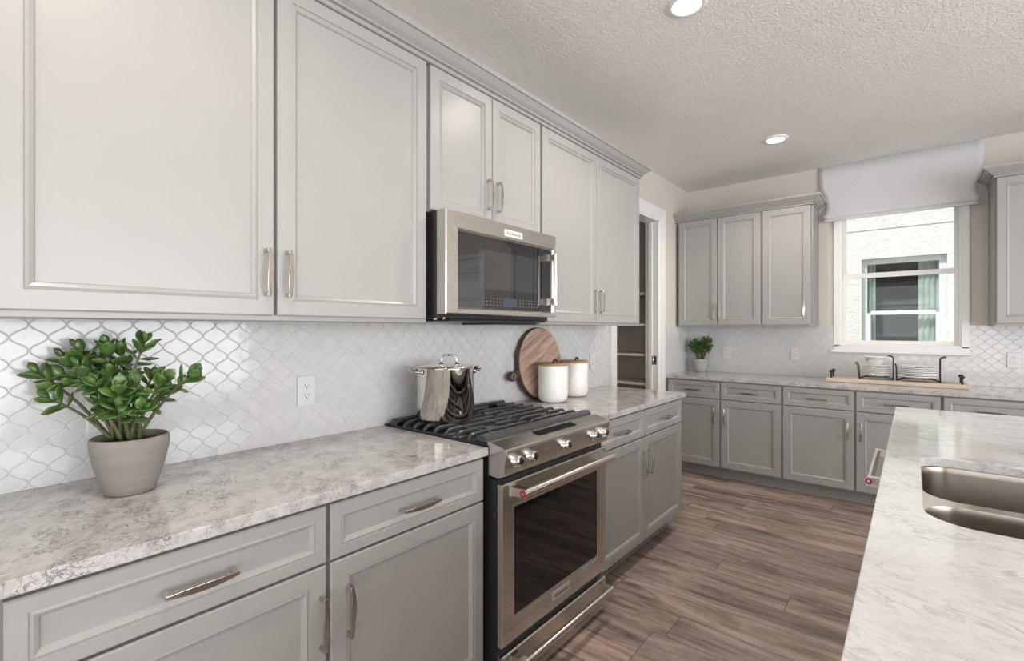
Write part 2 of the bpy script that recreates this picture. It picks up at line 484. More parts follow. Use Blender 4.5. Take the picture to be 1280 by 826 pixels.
# pantry behind the doorway
bm = BM()
box(bm, -1.6, -1.48, 2.6, 5.2, 0, ZC); box(bm, -1.48, -.12, 4.78, 4.9, 0, ZC); box(bm, -1.48, -.12, 2.6, 2.72, 0, ZC)
struct(finish(bm, 'wall_pantry', 'pantrywall'))
for k, (z, lab) in enumerate([(1.70, 'top pantry shelf behind the doorway, above eye level'), (1.40, 'pantry shelf behind the doorway, second from the top'),
                 (1.11, 'pantry shelf behind the doorway, third from the top'), (.83, 'lowest visible pantry shelf behind the doorway')]):
    s = thing('pantry_shelf', lab, 'shelf', (-.8, 4.78, z), 0, 'pantry shelves in shade')
    bm = BM(); box(bm, -.66, .66, -.40, 0, -.018, 0, .002); finish(bm, 'board', 'pantrywall', s)
    bm = BM(); box(bm, -.66, .66, -.418, -.40, -.022, .002, .003); finish(bm, 'front_lip', 'pantrywall', s)
# doorway jamb and casing
bm = BM()
box(bm, -.125, .004, DY0, DY0 + .018, 0, DZ); box(bm, -.125, .004, DY1 - .018, DY1, 0, DZ); box(bm, -.125, .004, DY0, DY1, DZ - .018, DZ)
box(bm, -.09, -.055, DY1 - .03, DY1 - .018, 0, DZ - .018); box(bm, -.09, -.055, DY0 + .018, DY0 + .03, 0, DZ - .018)
o = struct(finish(bm, 'door_1', 'trim', bevel=.001))
bm = BM()
box(bm, -.045, -.012, DY1 - .0195, DY1 - .017, 1.015, 1.095)
tube(bm, [(-.048, DY1 - .024, 1.012), (-.048, DY1 - .024, 1.098)], .006)
finish(bm, 'door_hinge', 'nickel', o)
bm = BM()
cw = .115
cprof = [(0, 0), (.006, 0), (.012, .006), (.02, .011), (cw - .03, .017), (cw - .012, .022), (cw, .022), (cw, 0)]
def casing(bm, path):
    # path in (y,z) on the wall plane x=0, profile offset outwards to the left of travel
    P = [Vector(p) for p in path]; rings = []
    for i, p in enumerate(P):
        d0 = (P[i] - P[i - 1]).normalized() if i else (P[1] - P[0]).normalized()
        d1 = (P[i + 1] - P[i]).normalized() if i < len(P) - 1 else d0
        n0 = Vector((-d0.y, d0.x)); n1 = Vector((-d1.y, d1.x)); mv = n0 + n1; mv = mv / mv.dot(n0)
        rings.append([(h, p.x + mv.x * w, p.y + mv.y * w) for w, h in cprof])
    loft(bm, rings, True, True, True)
casing(bm, [(DY0 + .008, 0), (DY0 + .008, DZ - .008), (DY1 - .008, DZ - .008), (DY1 - .008, 0)])
struct(finish(bm, 'trim_1', 'trim'))

# ------------------------------------------------------------------ windows on the far wall
def far_window(name, x0, x1, z0, z1):
    bm = BM()
    yo = YF + .06
    f = .034
    # outer frame inside the opening
    box(bm, x0 - .002, x0 + f - .02, YF - .004, YF + .14, z0, z1); box(bm, x1 - f + .02, x1 + .002, YF - .004, YF + .14, z0, z1)
    box(bm, x0 + f - .02, x1 - f + .02, YF - .003, YF + .139, z1 - .014, z1 + .002); box(bm, x0 + f - .02, x1 - f + .02, YF - .003, YF + .139, z0 - .002, z0 + .012)
    zm = z0 + (z1 - z0) * .50
    o = struct(finish(bm, name, 'trim'))
    # casing flat on the wall
    bm = BM(); c = .045
    box(bm, x0 - c, x0 + .004, YF - .018, YF, z0 - .01, z1 + c, .004); box(bm, x1 - .004, x1 + c, YF - .018, YF, z0 - .01, z1 + c, .004)
    box(bm, x0 + .004, x1 - .004, YF - .017, YF, z1 - .004, z1 + c, .003)
    finish(bm, 'window_casing', 'trim', o)
    bm = BM(); box(bm, x0 - .065, x1 + .065, YF - .03, YF + .06, z0 - .062, z0 - .044, .004); box(bm, x0 - .045, x1 + .045, YF - .018, YF, z0 - .05, z0 + .006, .003)
    finish(bm, 'window_stool', 'trim', o)
    # lower sash in front, upper behind
    for nm, za, zb, y in (('lower_sash', z0 + .008, zm + .018, YF + .035), ('upper_sash', zm - .014, z1 - .01, YF + .075)):
        bm = BM(); s = .030
        box(bm, x0 + .012, x0 + .012 + s, y, y + .03, za, zb, .003); box(bm, x1 - .012 - s, x1 - .012, y, y + .03, za, zb, .003)
        box(bm, x0 + .012 + s, x1 - .012 - s, y + .001, y + .029, za, za + s + .008); box(bm, x0 + .012 + s, x1 - .012 - s, y + .001, y + .029, zb - s - .008, zb)
        so = finish(bm, nm, 'trim', o)
        bm = BM(); box(bm, x0 + .03, x1 - .03, y + .012, y + .018, za + .02, zb - .02)
        finish(bm, 'pane', 'glass', so)
    return o
far_window('window_1', WX0, WX1, WZ0, WZ1)
far_window('window_2', W2X0, W2X1, WZ0, WZ1)
bm = BM(); box(bm, 3.05, XR, YF - .015, YF, 0, .13); struct(finish(bm, 'baseboard_far', 'trim', bevel=.003))

# ================================================================== neighbour house and ground outside
NY = 8.5
bm = BM(); box(bm, -12, 16, YF + .16, 30, -.42, -.3); struct(finish(bm, 'ground', 'ground'))
nb = thing('neighboring_house', 'white stucco house wall with a window, seen outside the kitchen window', 'house', (1.73, NY, -.3))
nx0, nx1, nz0, nz1 = 1.28 - 1.73, 2.19 - 1.73, .85 + .3, 2.345 + .3
bm = BM()
for a, b, z0, z1 in [(-6, nx0, 0, 6), (nx1, 8, 0, 6), (nx0, nx1, 0, nz0), (nx0, nx1, nz1, 6)]:
    box(bm, a, b, 0, .3, z0, z1)
finish(bm, 'stucco_wall', 'stucco', nb)
bm = BM(); box(bm, -6, 8, -.012, 0, 2.757 + .3, 6); finish(bm, 'stucco_band', 'stucco', nb)
bm = BM(); fy = .09
fx0, fx1 = nx0 + .0, nx1 - .0
box(bm, fx0, fx0 + .06, fy, fy + .07, nz0, nz1); box(bm, fx1 - .075, fx1, fy, fy + .07, nz0, nz1)
box(bm, fx0 + .06, fx1 - .075, fy + .001, fy + .069, nz1 - .07, nz1); box(bm, fx0 + .06, fx1 - .075, fy + .001, fy + .069, nz0, nz0 + .05)
wf = finish(bm, 'window_frame', 'nframe', nb)
bm = BM(); box(bm, fx0 + .10, fx1 - .11, fy - .007, fy + .05, 1.555 + .3, 1.61 + .3); box(bm, fx0 + .06, fx0 + .10, fy - .005, fy + .04, nz0, 1.58 + .3)
box(bm, fx1 - .11, fx1 - .075, fy - .005, fy + .04, nz0, 1.58 + .3)
finish(bm, 'sash_rail', 'nframe', wf)
bm = BM(); box(bm, fx0 + .05, fx1 - .06, fy + .03, fy + .036, nz0 + .04, nz1 - .06); finish(bm, 'pane', 'greenglass', wf)
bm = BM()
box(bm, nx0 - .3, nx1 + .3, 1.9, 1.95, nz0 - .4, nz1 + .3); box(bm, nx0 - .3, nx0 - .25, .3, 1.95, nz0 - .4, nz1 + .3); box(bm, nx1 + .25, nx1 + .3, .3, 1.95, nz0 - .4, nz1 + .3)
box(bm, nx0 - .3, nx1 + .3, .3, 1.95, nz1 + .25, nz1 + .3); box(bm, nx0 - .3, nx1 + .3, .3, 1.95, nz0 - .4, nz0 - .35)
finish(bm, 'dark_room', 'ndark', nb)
bm = BM()
def curtain(bm, x0, x1, y, z0, z1, waves, amp):
    n = 40; rings = []
    for z in (z0, z1):
        rings.append([(x0 + (x1 - x0) * k / n, y + amp * math.sin(k / n * waves * 2 * PI), z) for k in range(n + 1)])
    loft(bm, rings, False)
    rings2 = [[(x, yy + .006, z) for x, yy, z in r] for r in rings]
    loft(bm, rings2, False)
curtain(bm, fx1 - .29, fx1 - .05, fy + .14, nz0 - .1, nz1 - .01, 4, .014)
curtain(bm, fx0 + .03, fx0 + .15, fy + .14, nz0 - .1, nz1 - .01, 2, .012)
finish(bm, 'curtain', 'ncurtain', nb, smooth_angle=60)
bm = BM(); box(bm, nx0, nx1, .5, .62, 1.70 + .3, 1.74 + .3); box(bm, nx0, nx1, .5, .62, 1.24 + .3, 1.28 + .3); finish(bm, 'inside_ledge', 'nshelf', nb)

# ================================================================== backsplash tile
A_, B_ = 0.0375, 0.0357
def ogee(n=6):
    pts = []
    def q(t):
        c = (1 - math.cos(PI * t)) / 2
        return .85 * c + .15 * c * c * (3 - 2 * c)
    for s in range(4):
        for k in range(n):
            t = k / n
            if s == 0: pts.append((A_ * q(t), B_ * (1 - t)))
            elif s == 1: pts.append((A_ * q(1 - t), -B_ * t))
            elif s == 2: pts.append((-A_ * q(t), -B_ * (1 - t)))
            else: pts.append((-A_ * q(1 - t), B_ * t))
    return pts
def tiled(name, w, z0, z1, loc, rz, label, u0=0.0, holes=()):
    """tiles in local XZ facing -Y"""
    bm = BM()
    ol = ogee()
    def ring(scale, off, y, cx, cz):
        out = []
        for x, z in ol:
            L = math.hypot(x / A_, z / B_) or 1
            sx = max(0.0, 1 - off / A_); sz = max(0.0, 1 - off / B_)
            # keep the pinched tips clear of their neighbours
            xx = x * sx
            if abs(x) < A_ * .25: xx = x * max(0, sx - .10)
            out.append((cx + xx * scale, y, cz + z * sz * scale))
        return out
    i0 = int(math.floor((-A_) / A_)) - 1; i1 = int(w / A_) + 2
    nrows = int((z1 - z0) / B_) + 3
    for i in range(i0, i1 + 1):
        for j in range(-1, nrows):
            if (i + j) % 2: continue
            cx = u0 + i * A_; cz = z1 - .0145 - j * B_
            if cx < -A_ or cx > w + A_ or cz < z0 - B_ or cz > z1 + B_: continue
            if any(hx0 - .0 < cx < hx1 + .0 and hz0 < cz < hz1 for hx0, hx1, hz0, hz1 in holes): continue
            dy = random.uniform(-.0003, .0003)
            loft(bm, [ring(1, .0009, -.0092, cx, cz), ring(1, .0012, -.0100 + dy, cx, cz), ring(1, .0020, -.0111 + dy, cx, cz), ring(1, .0032, -.0115 + dy, cx, cz), ring(1, .0040, -.0115 + dy, cx, cz), ring(.5, .0040, -.0115 + dy, cx, cz)], True, False, True, 0, True)
    if holes:
        hx0, hx1, hz0, _h = holes[0]
        for f in [f for f in bm.faces if hx0 + .005 < f.calc_center_median().x < hx1 - .005 and f.calc_center_median().z > hz0 + .002]:
            bm.faces.remove(f)
        bmesh.ops.delete(bm, geom=[v for v in bm.verts if not v.link_faces], context='VERTS')
    for no, co in (((1, 0, 0), (w, 0, 0)), ((-1, 0, 0), (0, 0, 0)), ((0, 0, 1), (0, 0, z1)), ((0, 0, -1), (0, 0, z0))):
        g = bm.verts[:] + bm.edges[:] + bm.faces[:]
        bmesh.ops.bisect_plane(bm, geom=g, plane_co=co, plane_no=no, clear_outer=True)
    o = thing(name, label, 'backsplash', loc, rz)
    b2 = BM()
    if holes:
        hx0, hx1, hz0, _h = holes[0]
        box(b2, 0, hx0, -.0096, -.0005, z0, z1); box(b2, hx1, w, -.0096, -.0005, z0, z1); box(b2, hx0, hx1, -.0096, -.0005, z0, hz0)
    else: box(b2, 0, w, -.0096, -.0005, z0, z1)
    finish(b2, 'grout_bed', 'grout', o)
    finish(bm, 'tiles', 'tile', o, smooth_angle=55)
    return o
tiled('backsplash', 4.13, .9145, 1.3735, (0, -.80, 0), PI / 2, 'glossy white lantern tile backsplash behind the range and long counter', u0=.80 + .126 - A_ * 0 + .0)
tiled('backsplash', .622, .9145, 1.3735, (0, 4.507, 0), PI / 2, 'short strip of white lantern tile beside the pantry door casing')
tiled('backsplash', 3.00, .9145, 1.3735, (0.012, YF, 0), 0, 'white lantern tile backsplash below the kitchen window',
      holes=[(WX0 - .057, WX1 + .033, WZ0 - .063, 2)])

# ================================================================== cabinetry
DOOR_LOOPS = [(0.0, .0035), (.0035, 0.0), (.046, 0.0), (.0475, .0036), (.0540, .0014), (.0620, .0060), (.0660, .0120)]
DRAW_LOOPS = [(0.0, .0035), (.0035, 0.0), (.030, 0.0), (.0315, .0034), (.0370, .0014), (.0440, .0058), (.0475, .0115)]
def front(name, parent, x0, x1, z0, z1, yf, loops, thick=.02, mat='paint'):
    bm = BM(); rect_loops(bm, x0, x1, z0, z1, yf, loops, thick)
    return finish(bm, name, mat, parent)
def pull(parent, c, vertical, yf, L=.142):
    """bow pull: feet at the ends, grip widening towards the middle"""
    bm = BM(); rings = []
    N = 17
    for k in range(N):
        t = -1 + 2 * k / (N - 1)
        w = .0042 + .0040 * (1 - t * t) ** 1.2
        y = yf - .026 - .006 * (1 - t * t)
        th = .0030
        s = t * L / 2
        sh = .0016 * math.sin(t * PI)
        if vertical: rings.append([(c[0] - w + sh, y - th, c[1] + s), (c[0] + w + sh, y - th * .4, c[1] + s), (c[0] + w + sh, y + th, c[1] + s), (c[0] - w + sh, y + th, c[1] + s)])
        else: rings.append([(c[0] + s, y - th * .4, c[1] - w), (c[0] + s, y - th, c[1] + w), (c[0] + s, y + th, c[1] + w), (c[0] + s, y + th, c[1] - w)])
    loft(bm, rings, True, True, True)
    for sg in (-1, 1):
        e = sg * (L / 2 - .006)
        if vertical: box(bm, c[0] - .006, c[0] + .006, yf - .028, yf + .0005, c[1] + e - .006, c[1] + e + .006, .0015)
        else: box(bm, c[0] + e - .006, c[0] + e + .006, yf - .028, yf + .0005, c[1] - .006, c[1] + .006, .0015)
    return finish(bm, 'handle', 'nickel', parent, bevel=.001)

UD, BD = .33, .615
def upper(label, loc, rz, w, z0, z1, doors, group, rail=True):
    """doors: (x0, x1, handle_x or None)"""
    c = thing('wall_cabinet', label, 'cabinet', loc, rz, group)
    bm = BM(); box(bm, 0, w, -UD, -.002, z0, z1, .001); finish(bm, 'body', 'box', c)
    if rail:
        bm = BM(); box(bm, 0.002, w - .002, -UD - .008, -UD + .012, z0 - .003, z0 + .016, .0025); finish(bm, 'light_rail', 'paint', c)
    dz0 = z0 + (.013 if rail else .006)
    for x0, x1, hx in doors:
        d = front('door', c, x0, x1, dz0, z1, -UD - .021, DOOR_LOOPS)
        if hx is not None: pull(d, (hx, dz0 + .058 + .071), True, -UD - .021)
    return c
GU = 'grey wall cabinets along the range wall'
UB = 1.3735; UT = 2.412
upper('grey wall cabinet before the wide pair of doors, mostly out of view', (0, -1.13, 0), PI / 2, 1.19, UB, UT, [(.012, .590, .555), (.600, 1.180, .635)], GU)
upper('grey wall cabinet with two wide doors above the potted jade plant', (0, .064, 0), PI / 2, 1.203, UB, UT, [(.014, .596, .572), (.606, 1.192, .634)], GU)
upper('short grey wall cabinet with two doors directly above the microwave', (0, 1.269, 0), PI / 2, .756, 1.822, UT, [(.008, .3755, .345), (.3800, .750, .411)], GU, False)
upper('grey wall cabinet with two narrow doors above the white canisters', (0, 2.027, 0), PI / 2, 1.183, UB, UT, [(.010, .573, .545), (.580, 1.174, .610)], GU)
GF = 'grey wall cabinets on the window wall'
upper('grey wall cabinet with two doors in the corner above the small potted plant', (.026, YF, 0), 0, .762, UB, UT, [(.010, .377, .355), (.383, .754, .409)], GF)
upper('single door grey wall cabinet just left of the kitchen window', (.79, YF, 0), 0, .398, UB, UT, [(.008, .382, .336)], GF)
upper('grey wall cabinet right of the kitchen window', (2.283, YF, 0), 0, .762, UB, UT, [(.010, .377, .345), (.383, .754, .415)], GF)

CROWN = [(-.028, 2.4135), (.002, 2.4135), (.006, 2.416), (.006, 2.423), (.002, 2.426), (.002, 2.4315), (.015, 2.4325), (.017, 2.436), (.015, 2.441),
         (.020, 2.444), (.032, 2.452), (.046, 2.466), (.052, 2.473), (.061, 2.4735), (.062, 2.480), (.062, 2.492), (-.028, 2.492)]
XC = UD + .0215
def crown(path, label):
    bm = BM(); sweep(bm, path, CROWN); tag(finish(bm, 'crown_molding', 'paint'), label, 'molding', 'crown moldings on the wall cabinets')
bm = BM()
# out must point away from the cabinets: travel so that "right of travel" is outwards
sweep(bm, [(0.0, 3.210), (XC, 3.210), (XC, -1.13)][::-1], CROWN)
tag(finish(bm, 'crown_molding', 'paint'), 'long grey crown molding along the range wall cabinets', 'molding', 'crown moldings on the wall cabinets')
bm = BM(); sweep(bm, [(.002, YF - XC), (1.188, YF - XC), (1.188, YF)], CROWN)
tag(finish(bm, 'crown_molding', 'paint'), 'grey crown molding between the corner and the kitchen window', 'molding', 'crown moldings on the wall cabinets')
bm = BM(); sweep(bm, [(2.283, YF), (2.283, YF - XC), (3.045, YF - XC), (3.045, YF)], CROWN)
tag(finish(bm, 'crown_molding', 'paint'), 'grey crown molding right of the kitchen window', 'molding', 'crown moldings on the wall cabinets')

def base(label, loc, rz, w, bays, group, mid=None, toe=.075):
    """bays: (x0, x1, drawer?, handle_x)"""
    c = thing('base_cabinet', label, 'cabinet', loc, rz, group)
    bm = BM(); box(bm, 0, w, -BD, -.002, .098, .882, .001); finish(bm, 'body', 'box', c)
    bm = BM(); box(bm, 0.0, w, -BD + toe, -.004, 0, .098); box(bm, 0, w, -BD + toe - .012, -BD + toe, 0.0, .018, .004); finish(bm, 'toe_kick', 'box', c)
    for x0, x1, hx in bays:
        dr = front('drawer', c, x0, x1, .722, .873, -BD - .021, DRAW_LOOPS)
        pull(dr, ((x0 + x1) / 2, .792), False, -BD - .021)
        d = front('door', c, x0, x1, .112, .7155, -BD - .021, DOOR_LOOPS)
        pull(d, (hx, .570), True, -BD - .021)
    return c
GB = 'grey base cabinets along the range wall'
base('grey base cabinet before the one under the potted jade plant, mostly out of view', (0, -.545, 0), PI / 2, .61, [(.012, .598, .06)], GB)
base('grey base cabinet with drawer and door under the potted jade plant', (0, .066, 0), PI / 2, .61, [(.010, .605, .588)], GB)
base('grey base cabinet with drawer and door just before the stainless range', (0, .677, 0), PI / 2, .608, [(.006, .606, .055)], GB)
base('grey base cabinet with two doors between the range and the pantry doorway', (0, 2.066, 0), PI / 2, 1.182, [(.008, .585, .560), (.592, 1.176, .640)], GB)
GW = 'grey base cabinets on the window wall'
base('grey base cabinet in the corner below the small potted plant', (.004, YF, 0), 0, 1.000, [(.036, .506, .462), (.518, .992, .552)], GW)
base('grey base cabinet with two doors below the plate rack and window', (1.005, YF, 0), 0, .990, [(.010, .490, .450), (.504, .984, .535)], GW)
base('grey base cabinet right of the plate rack, partly behind the island', (1.996, YF, 0), 0, .990, [(.010, .486, .450), (.500, .984, .535)], GW)

# ------------------------------------------------------------------ island
isl = thing('island_cabinet', 'grey kitchen island base under the pale veined countertop', 'cabinet', (1.80, 3.405, 0), -PI / 2)
IL = 3.16
bm = BM()
box(bm, 0, .605, .02, 1.04, .098, .882); box(bm, 1.22, IL, .02, 1.04, .098, .60); box(bm, 2.1, IL, .02, 1.04, .60, .882); box(bm, .605, 1.22, .62, 1.04, .098, .60)
box(bm, 1.22, 2.1, .02, .05, .6, .882); box(bm, 0, IL, 1.0, 1.04, .098, .882)
finish(bm, 'body', 'box', isl)
bm = BM(); box(bm, 0.03, .605, .09, .98, 0, .098); box(bm, 1.22, IL - .03, .09, .98, 0, .098); box(bm, .605, 1.22, .62, .98, 0, .098); finish(bm, 'toe_kick', 'box', isl)
for x0, x1, hx in [(.02, .30, .265), (.31, .595, .345), (1.23, 1.77, 1.735), (1.78, 2.18, 1.815), (2.2, 2.66, 2.62), (2.68, 3.14, 2.72)]:
    d = front('door', isl, x0, x1, .112, .8655, 0.0, DOOR_LOOPS); pull(d, (hx, .74), True, 0.0)
dw = thing('dishwasher', 'stainless dishwasher built into the island with a bar handle', 'dishwasher', (1.80, 2.800, 0), -PI / 2)
bm = BM(); box(bm, .008, .612, .02, .60, .10, .868); finish(bm, 'tub', 'enamel', dw)
bm = BM(); box(bm, .008, .612, -.012, .02, .115, .866, .004, 2); dd = finish(bm, 'door', 'steel', dw)
bm = BM(); box(bm, .02, .6, .06, .10, 0.0, .10); finish(bm, 'kick_plate', 'enamel', dw)
def pro_handle(parent, a, b, out, r, stand, medal=True):
    """round bar between a and b (local), held off the face by `stand` in direction out"""
    a = Vector(a); b = Vector(b); out = Vector(out); ax = (b - a).normalized()
    bm = BM(); tube(bm, [a, a + (b - a) * .5, b], r, 20, smooth=True)
    h = finish(bm, 'handle', 'polished_soft', parent, smooth_angle=40)
    up = ax.cross(out).normalized()
    for p, sg in ((a, 1), (b, -1)):
        bm = BM()
        s0 = p + ax * (sg * .008); s1 = p + ax * (sg * .034)
        rings = []
        for q, hw in ((0.0, r * 1.0), (stand * .55, r * 1.0), (stand, r * 1.25)):
            o_ = -out * q
            rings.append([s0 + o_ + up * hw - ax * sg * (.0 + .2 * q), s0 + o_ - up * hw - ax * sg * (.2 * q), s1 + o_ - up * hw, s1 + o_ + up * hw])
        loft(bm, rings, True, True, True)
        finish(bm, 'standoff', 'polished_soft', h)
    if medal:
        for p, sg in ((a, -1), (b, 1)):
            bm = BM()
            tube(bm, [p, p + ax * sg * .0015], r * .86, 20)
            finish(bm, 'medallion', 'red', h)
            bm = BM()
            tube(bm, [p + ax * sg * .0012, p + ax * sg * .0024], r * .36, 14)
            finish(bm, 'medallion_center', 'polished_soft', h)
    return h
MAT['polished_soft'] = plain('satin_steel_bar', (0.68, 0.63, 0.57), 0.22, 1.0, var=0.03)
pro_handle(dd, (.025, -.086, .785), (.592, -.086, .785), (0, -1, 0), .0135, .074)

# ------------------------------------------------------------------ countertops
def slab(name, label, poly, hole=None, mat='quartz', loc=(0, 0, 0)):
    """poly counter-clockwise; optional hole polygon"""
    bm = BM(); z0, z1 = .884, .914
    e = .0022
    def inset(pl, d):
        n = len(pl); out = []
        for i in range(n):
            p0, p1, p2 = Vector(pl[i - 1]), Vector(pl[i]), Vector(pl[(i + 1) % n])
            d0 = (p1 - p0).normalized(); d1 = (p2 - p1).normalized()
            n0 = Vector((-d0.y, d0.x)); n1 = Vector((-d1.y, d1.x)); mv = n0 + n1; mv = mv / mv.dot(n0)
            out.append((p1.x + mv.x * d, p1.y + mv.y * d))
        return out
    def skirt(pl, s):
        rings = [[(x, y, z) for x, y in q] for q, z in ((inset(pl, s * e), z0), (pl, z0 + e), (pl, z1 - e), (inset(pl, s * e * .3), z1 - e * .3), (inset(pl, s * e), z1))]
        return loft(bm, rings, True)
    vr = skirt(poly, 1)
    tops = [list(vr[-1])]; bots = [list(vr[0])]
    if hole:
        vh = skirt(hole, -1); tops.append(list(vh[-1])); bots.append(list(vh[0]))
    for grp in (tops, bots):
        es = []
        for lp in grp:
            for i in range(len(lp)):
                a, b = lp[i], lp[(i + 1) % len(lp)]
                ed = bm.edges.get((a, b)) or bm.edges.new((a, b)); es.append(ed)
        bmesh.ops.triangle_fill(bm, edges=es, use_beauty=True)
    o = finish(bm, name, mat)
    return tag(o, label, 'countertop')
slab('countertop', 'speckled grey quartz countertop carrying the jade plant, before the range', [(.001, -1.0), (.648, -1.0), (.648, 1.294), (.001, 1.294)])
slab('countertop', 'speckled quartz countertop beyond the range, carrying two white canisters', [(.001, 2.058), (.648, 2.058), (.648, 3.292), (.001, 3.292)])
slab('countertop', 'long quartz countertop under the window carrying the plate tray', [(.001, YF - .001), (.001, YF - .648), (3.0, YF - .648), (3.0, YF - .001)])
def rrect(x0, x1, y0, y1, r, n=8, ccw=True):
    rs = r if hasattr(r, '__len__') else (r,) * 4      # (x1y1, x0y1, x0y0, x1y0)
    pts = []
    for (cx_, cy_, a0), rr in zip(((x1, y1, 0), (x0, y1, 90), (x0, y0, 180), (x1, y0, 270)), rs):
        sx = -1 if cx_ == x1 else 1; sy = -1 if cy_ == y1 else 1
        for k in range(n + 1):
            a = math.radians(a0 + 90 * k / n)
            pts.append((cx_ + sx * rr + rr * math.cos(a), cy_ + sy * rr + rr * math.sin(a)))
    return pts
SX0, SX1, SY0, SY1 = 1.858, 2.30, 1.430, 2.160
hole = rrect(SX0, SX1, SY0, SY1, (.06, .065, .10, .10))
slab('countertop', 'pale veined quartz countertop on the island around the sink', [(1.766, .22), (2.95, .22), (2.95, 3.442), (1.766, 3.442)], hole, 'quartz_isl')

# sink: two bowls under the counter
sk = thing('kitchen_sink', 'stainless undermount sink with two bowls set in the island', 'sink', (2.08, 1.80, .883))
def bowl(bm, x0, x1, y0, y1, r, depth):
    rings = []
    for d, ins, rr in ((0, 0, r), (-.004, .001, r), (-.02, .003, r), (-depth + .035, .010, r), (-depth + .010, .018, r), (-depth, .040, r)):
        pr = rrect(x0 + ins, x1 - ins, y0 + ins, y1 - ins, max(.02, rr - ins * .3))
        rings.append([(x, y, d) for x, y in pr])
    loft(bm, rings, True, False, True, 0, True)
def plate_with_holes(bm, outer, holes_, z):
    loops = [outer] + holes_
    es = []
    for lp in loops:
        vs = [bm.verts.new((x, y, z)) for x, y in lp]
        for i in range(len(vs)): es.append(bm.edges.new((vs[i], vs[(i + 1) % len(vs)])))
    bmesh.ops.triangle_fill(bm, edges=es, use_beauty=True)
ox, oy = 2.08, 1.80
b1 = (SX0 + .002 - ox, SX1 + .01 - ox, 1.745 - oy, SY1 + .006 - oy)
b2 = (SX0 + .004 - ox, SX1 + .01 - ox, SY0 - .006 - oy, 1.700 - oy)
bm = BM(); bowl(bm, *b1, .085, .20); finish(bm, 'far_bowl', 'sinksteel', sk)
bm = BM(); bowl(bm, *b2, .085, .20); finish(bm, 'near_bowl', 'sinksteel', sk)
bm = BM(); plate_with_holes(bm, rrect(SX0 - .03 - ox, SX1 + .04 - ox, SY0 - .03 - oy, SY1 + .012 - oy, .07), [rrect(*b1, .085), rrect(*b2, .085)], 0.0)
finish(bm, 'rim', 'polished_soft', sk)
for b_ in (b1, b2):
    bm = BM(); lathe(bm, [(.045, -.1985), (.042, -.197), (.03, -.1985), (.012, -.1975), (.001, -.197)], (b_[0] + b_[1]) / 2, (b_[2] + b_[3]) / 2, 24)
    finish(bm, 'drain', 'chrome', sk)

# ================================================================== range
RG = thing('kitchen_range', 'stainless slide-in gas range between the two grey base cabinets', 'range', (0, 1.2975, 0), PI / 2)
RW = .7575                                              # local x 0..RW, local -y is out
bm = BM(); box(bm, .004, RW - .004, -.688, -.012, .012, .80); box(bm, .03, RW - .03, -.62, -.05, 0, .02); finish(bm, 'body', 'enamel', RG)
bm = BM(); box(bm, 0, RW, -.648, -.012, .80, .924, .002); finish(bm, 'cooktop', 'enamel', RG)
# control panel: sloped top deck, upright face leaning back
bm = BM()
pp = [(-.640, .812), (-.640, .9345), (-.660, .9335), (-.7265, .9165), (-.7305, .911), (-.7315, .903), (-.7185, .824), (-.7150, .816), (-.690, .808)]
loft(bm, [[(x, y, z) for y, z in pp] for x in (0.0, RW)], True, True, True)
cp = finish(bm, 'control_panel', 'steel', RG, bevel=.0015)
bm = BM()
pd = [(-.664, .9330), (-.700, .9238), (-.7002, .9243), (-.6642, .9337)]
loft(bm, [[(x, y, z) for y, z in pd] for x in (.235, .52)], True, True, True)
finish(bm, 'display', 'blackglass', cp)
fn = Vector((0, -.079, .0130)).normalized()              # face normal
fu = Vector((0, .013, .079)).normalized()
for kx in (.058, .146, .378, .610, .694):
    c0 = Vector((kx, -.7255, .8665))
    bm = BM(); rings = []
    for d, r in ((0, .026), (.003, .026), (.004, .0235), (.007, .0225), (.009, .0195), (.024, .0185), (.028, .0170), (.0295, .013), (.029, .010), (.0285, .001)):
        rings.append([c0 + fn * d + (Vector((1, 0, 0)) * math.cos(2 * PI * k / 36) + fu * math.sin(2 * PI * k / 36)) * r * (1 + (.05 if (k % 6 < 3 and .008 < d < .027) else 0)) for k in range(36)])
    loft(bm, rings, True, True, True, 0, True)
    kn = finish(bm, 'knob', 'chrome', RG, smooth_angle=50)
    bm = BM()
    p0 = c0 + fn * .0292
    rings = []
    for d, r in ((0, .0135), (.0012, .0130), (.0014, .0085), (.0030, .0080), (.0032, .0005)):
        rings.append([p0 + fn * d + (Vector((1, 0, 0)) * math.cos(2 * PI * k / 28) + fu * math.sin(2 * PI * k / 28)) * r for k in range(28)])
    loft(bm, rings, True, True, True, 0, True)
    finish(bm, 'knob_face', 'knobface', kn, smooth_angle=40)
# oven door
DZ0, DZ1 = .200, .786
bm = BM(); rect_loops(bm, .0005, RW - .0005, DZ0, DZ1, -.7115, [(0, .004), (.004, 0), (.0, 0)][:2], .024)
od = None
bm.free()
bm = BM()
wx0, wx1, wz0, wz1 = .072, RW - .072, .290, .690
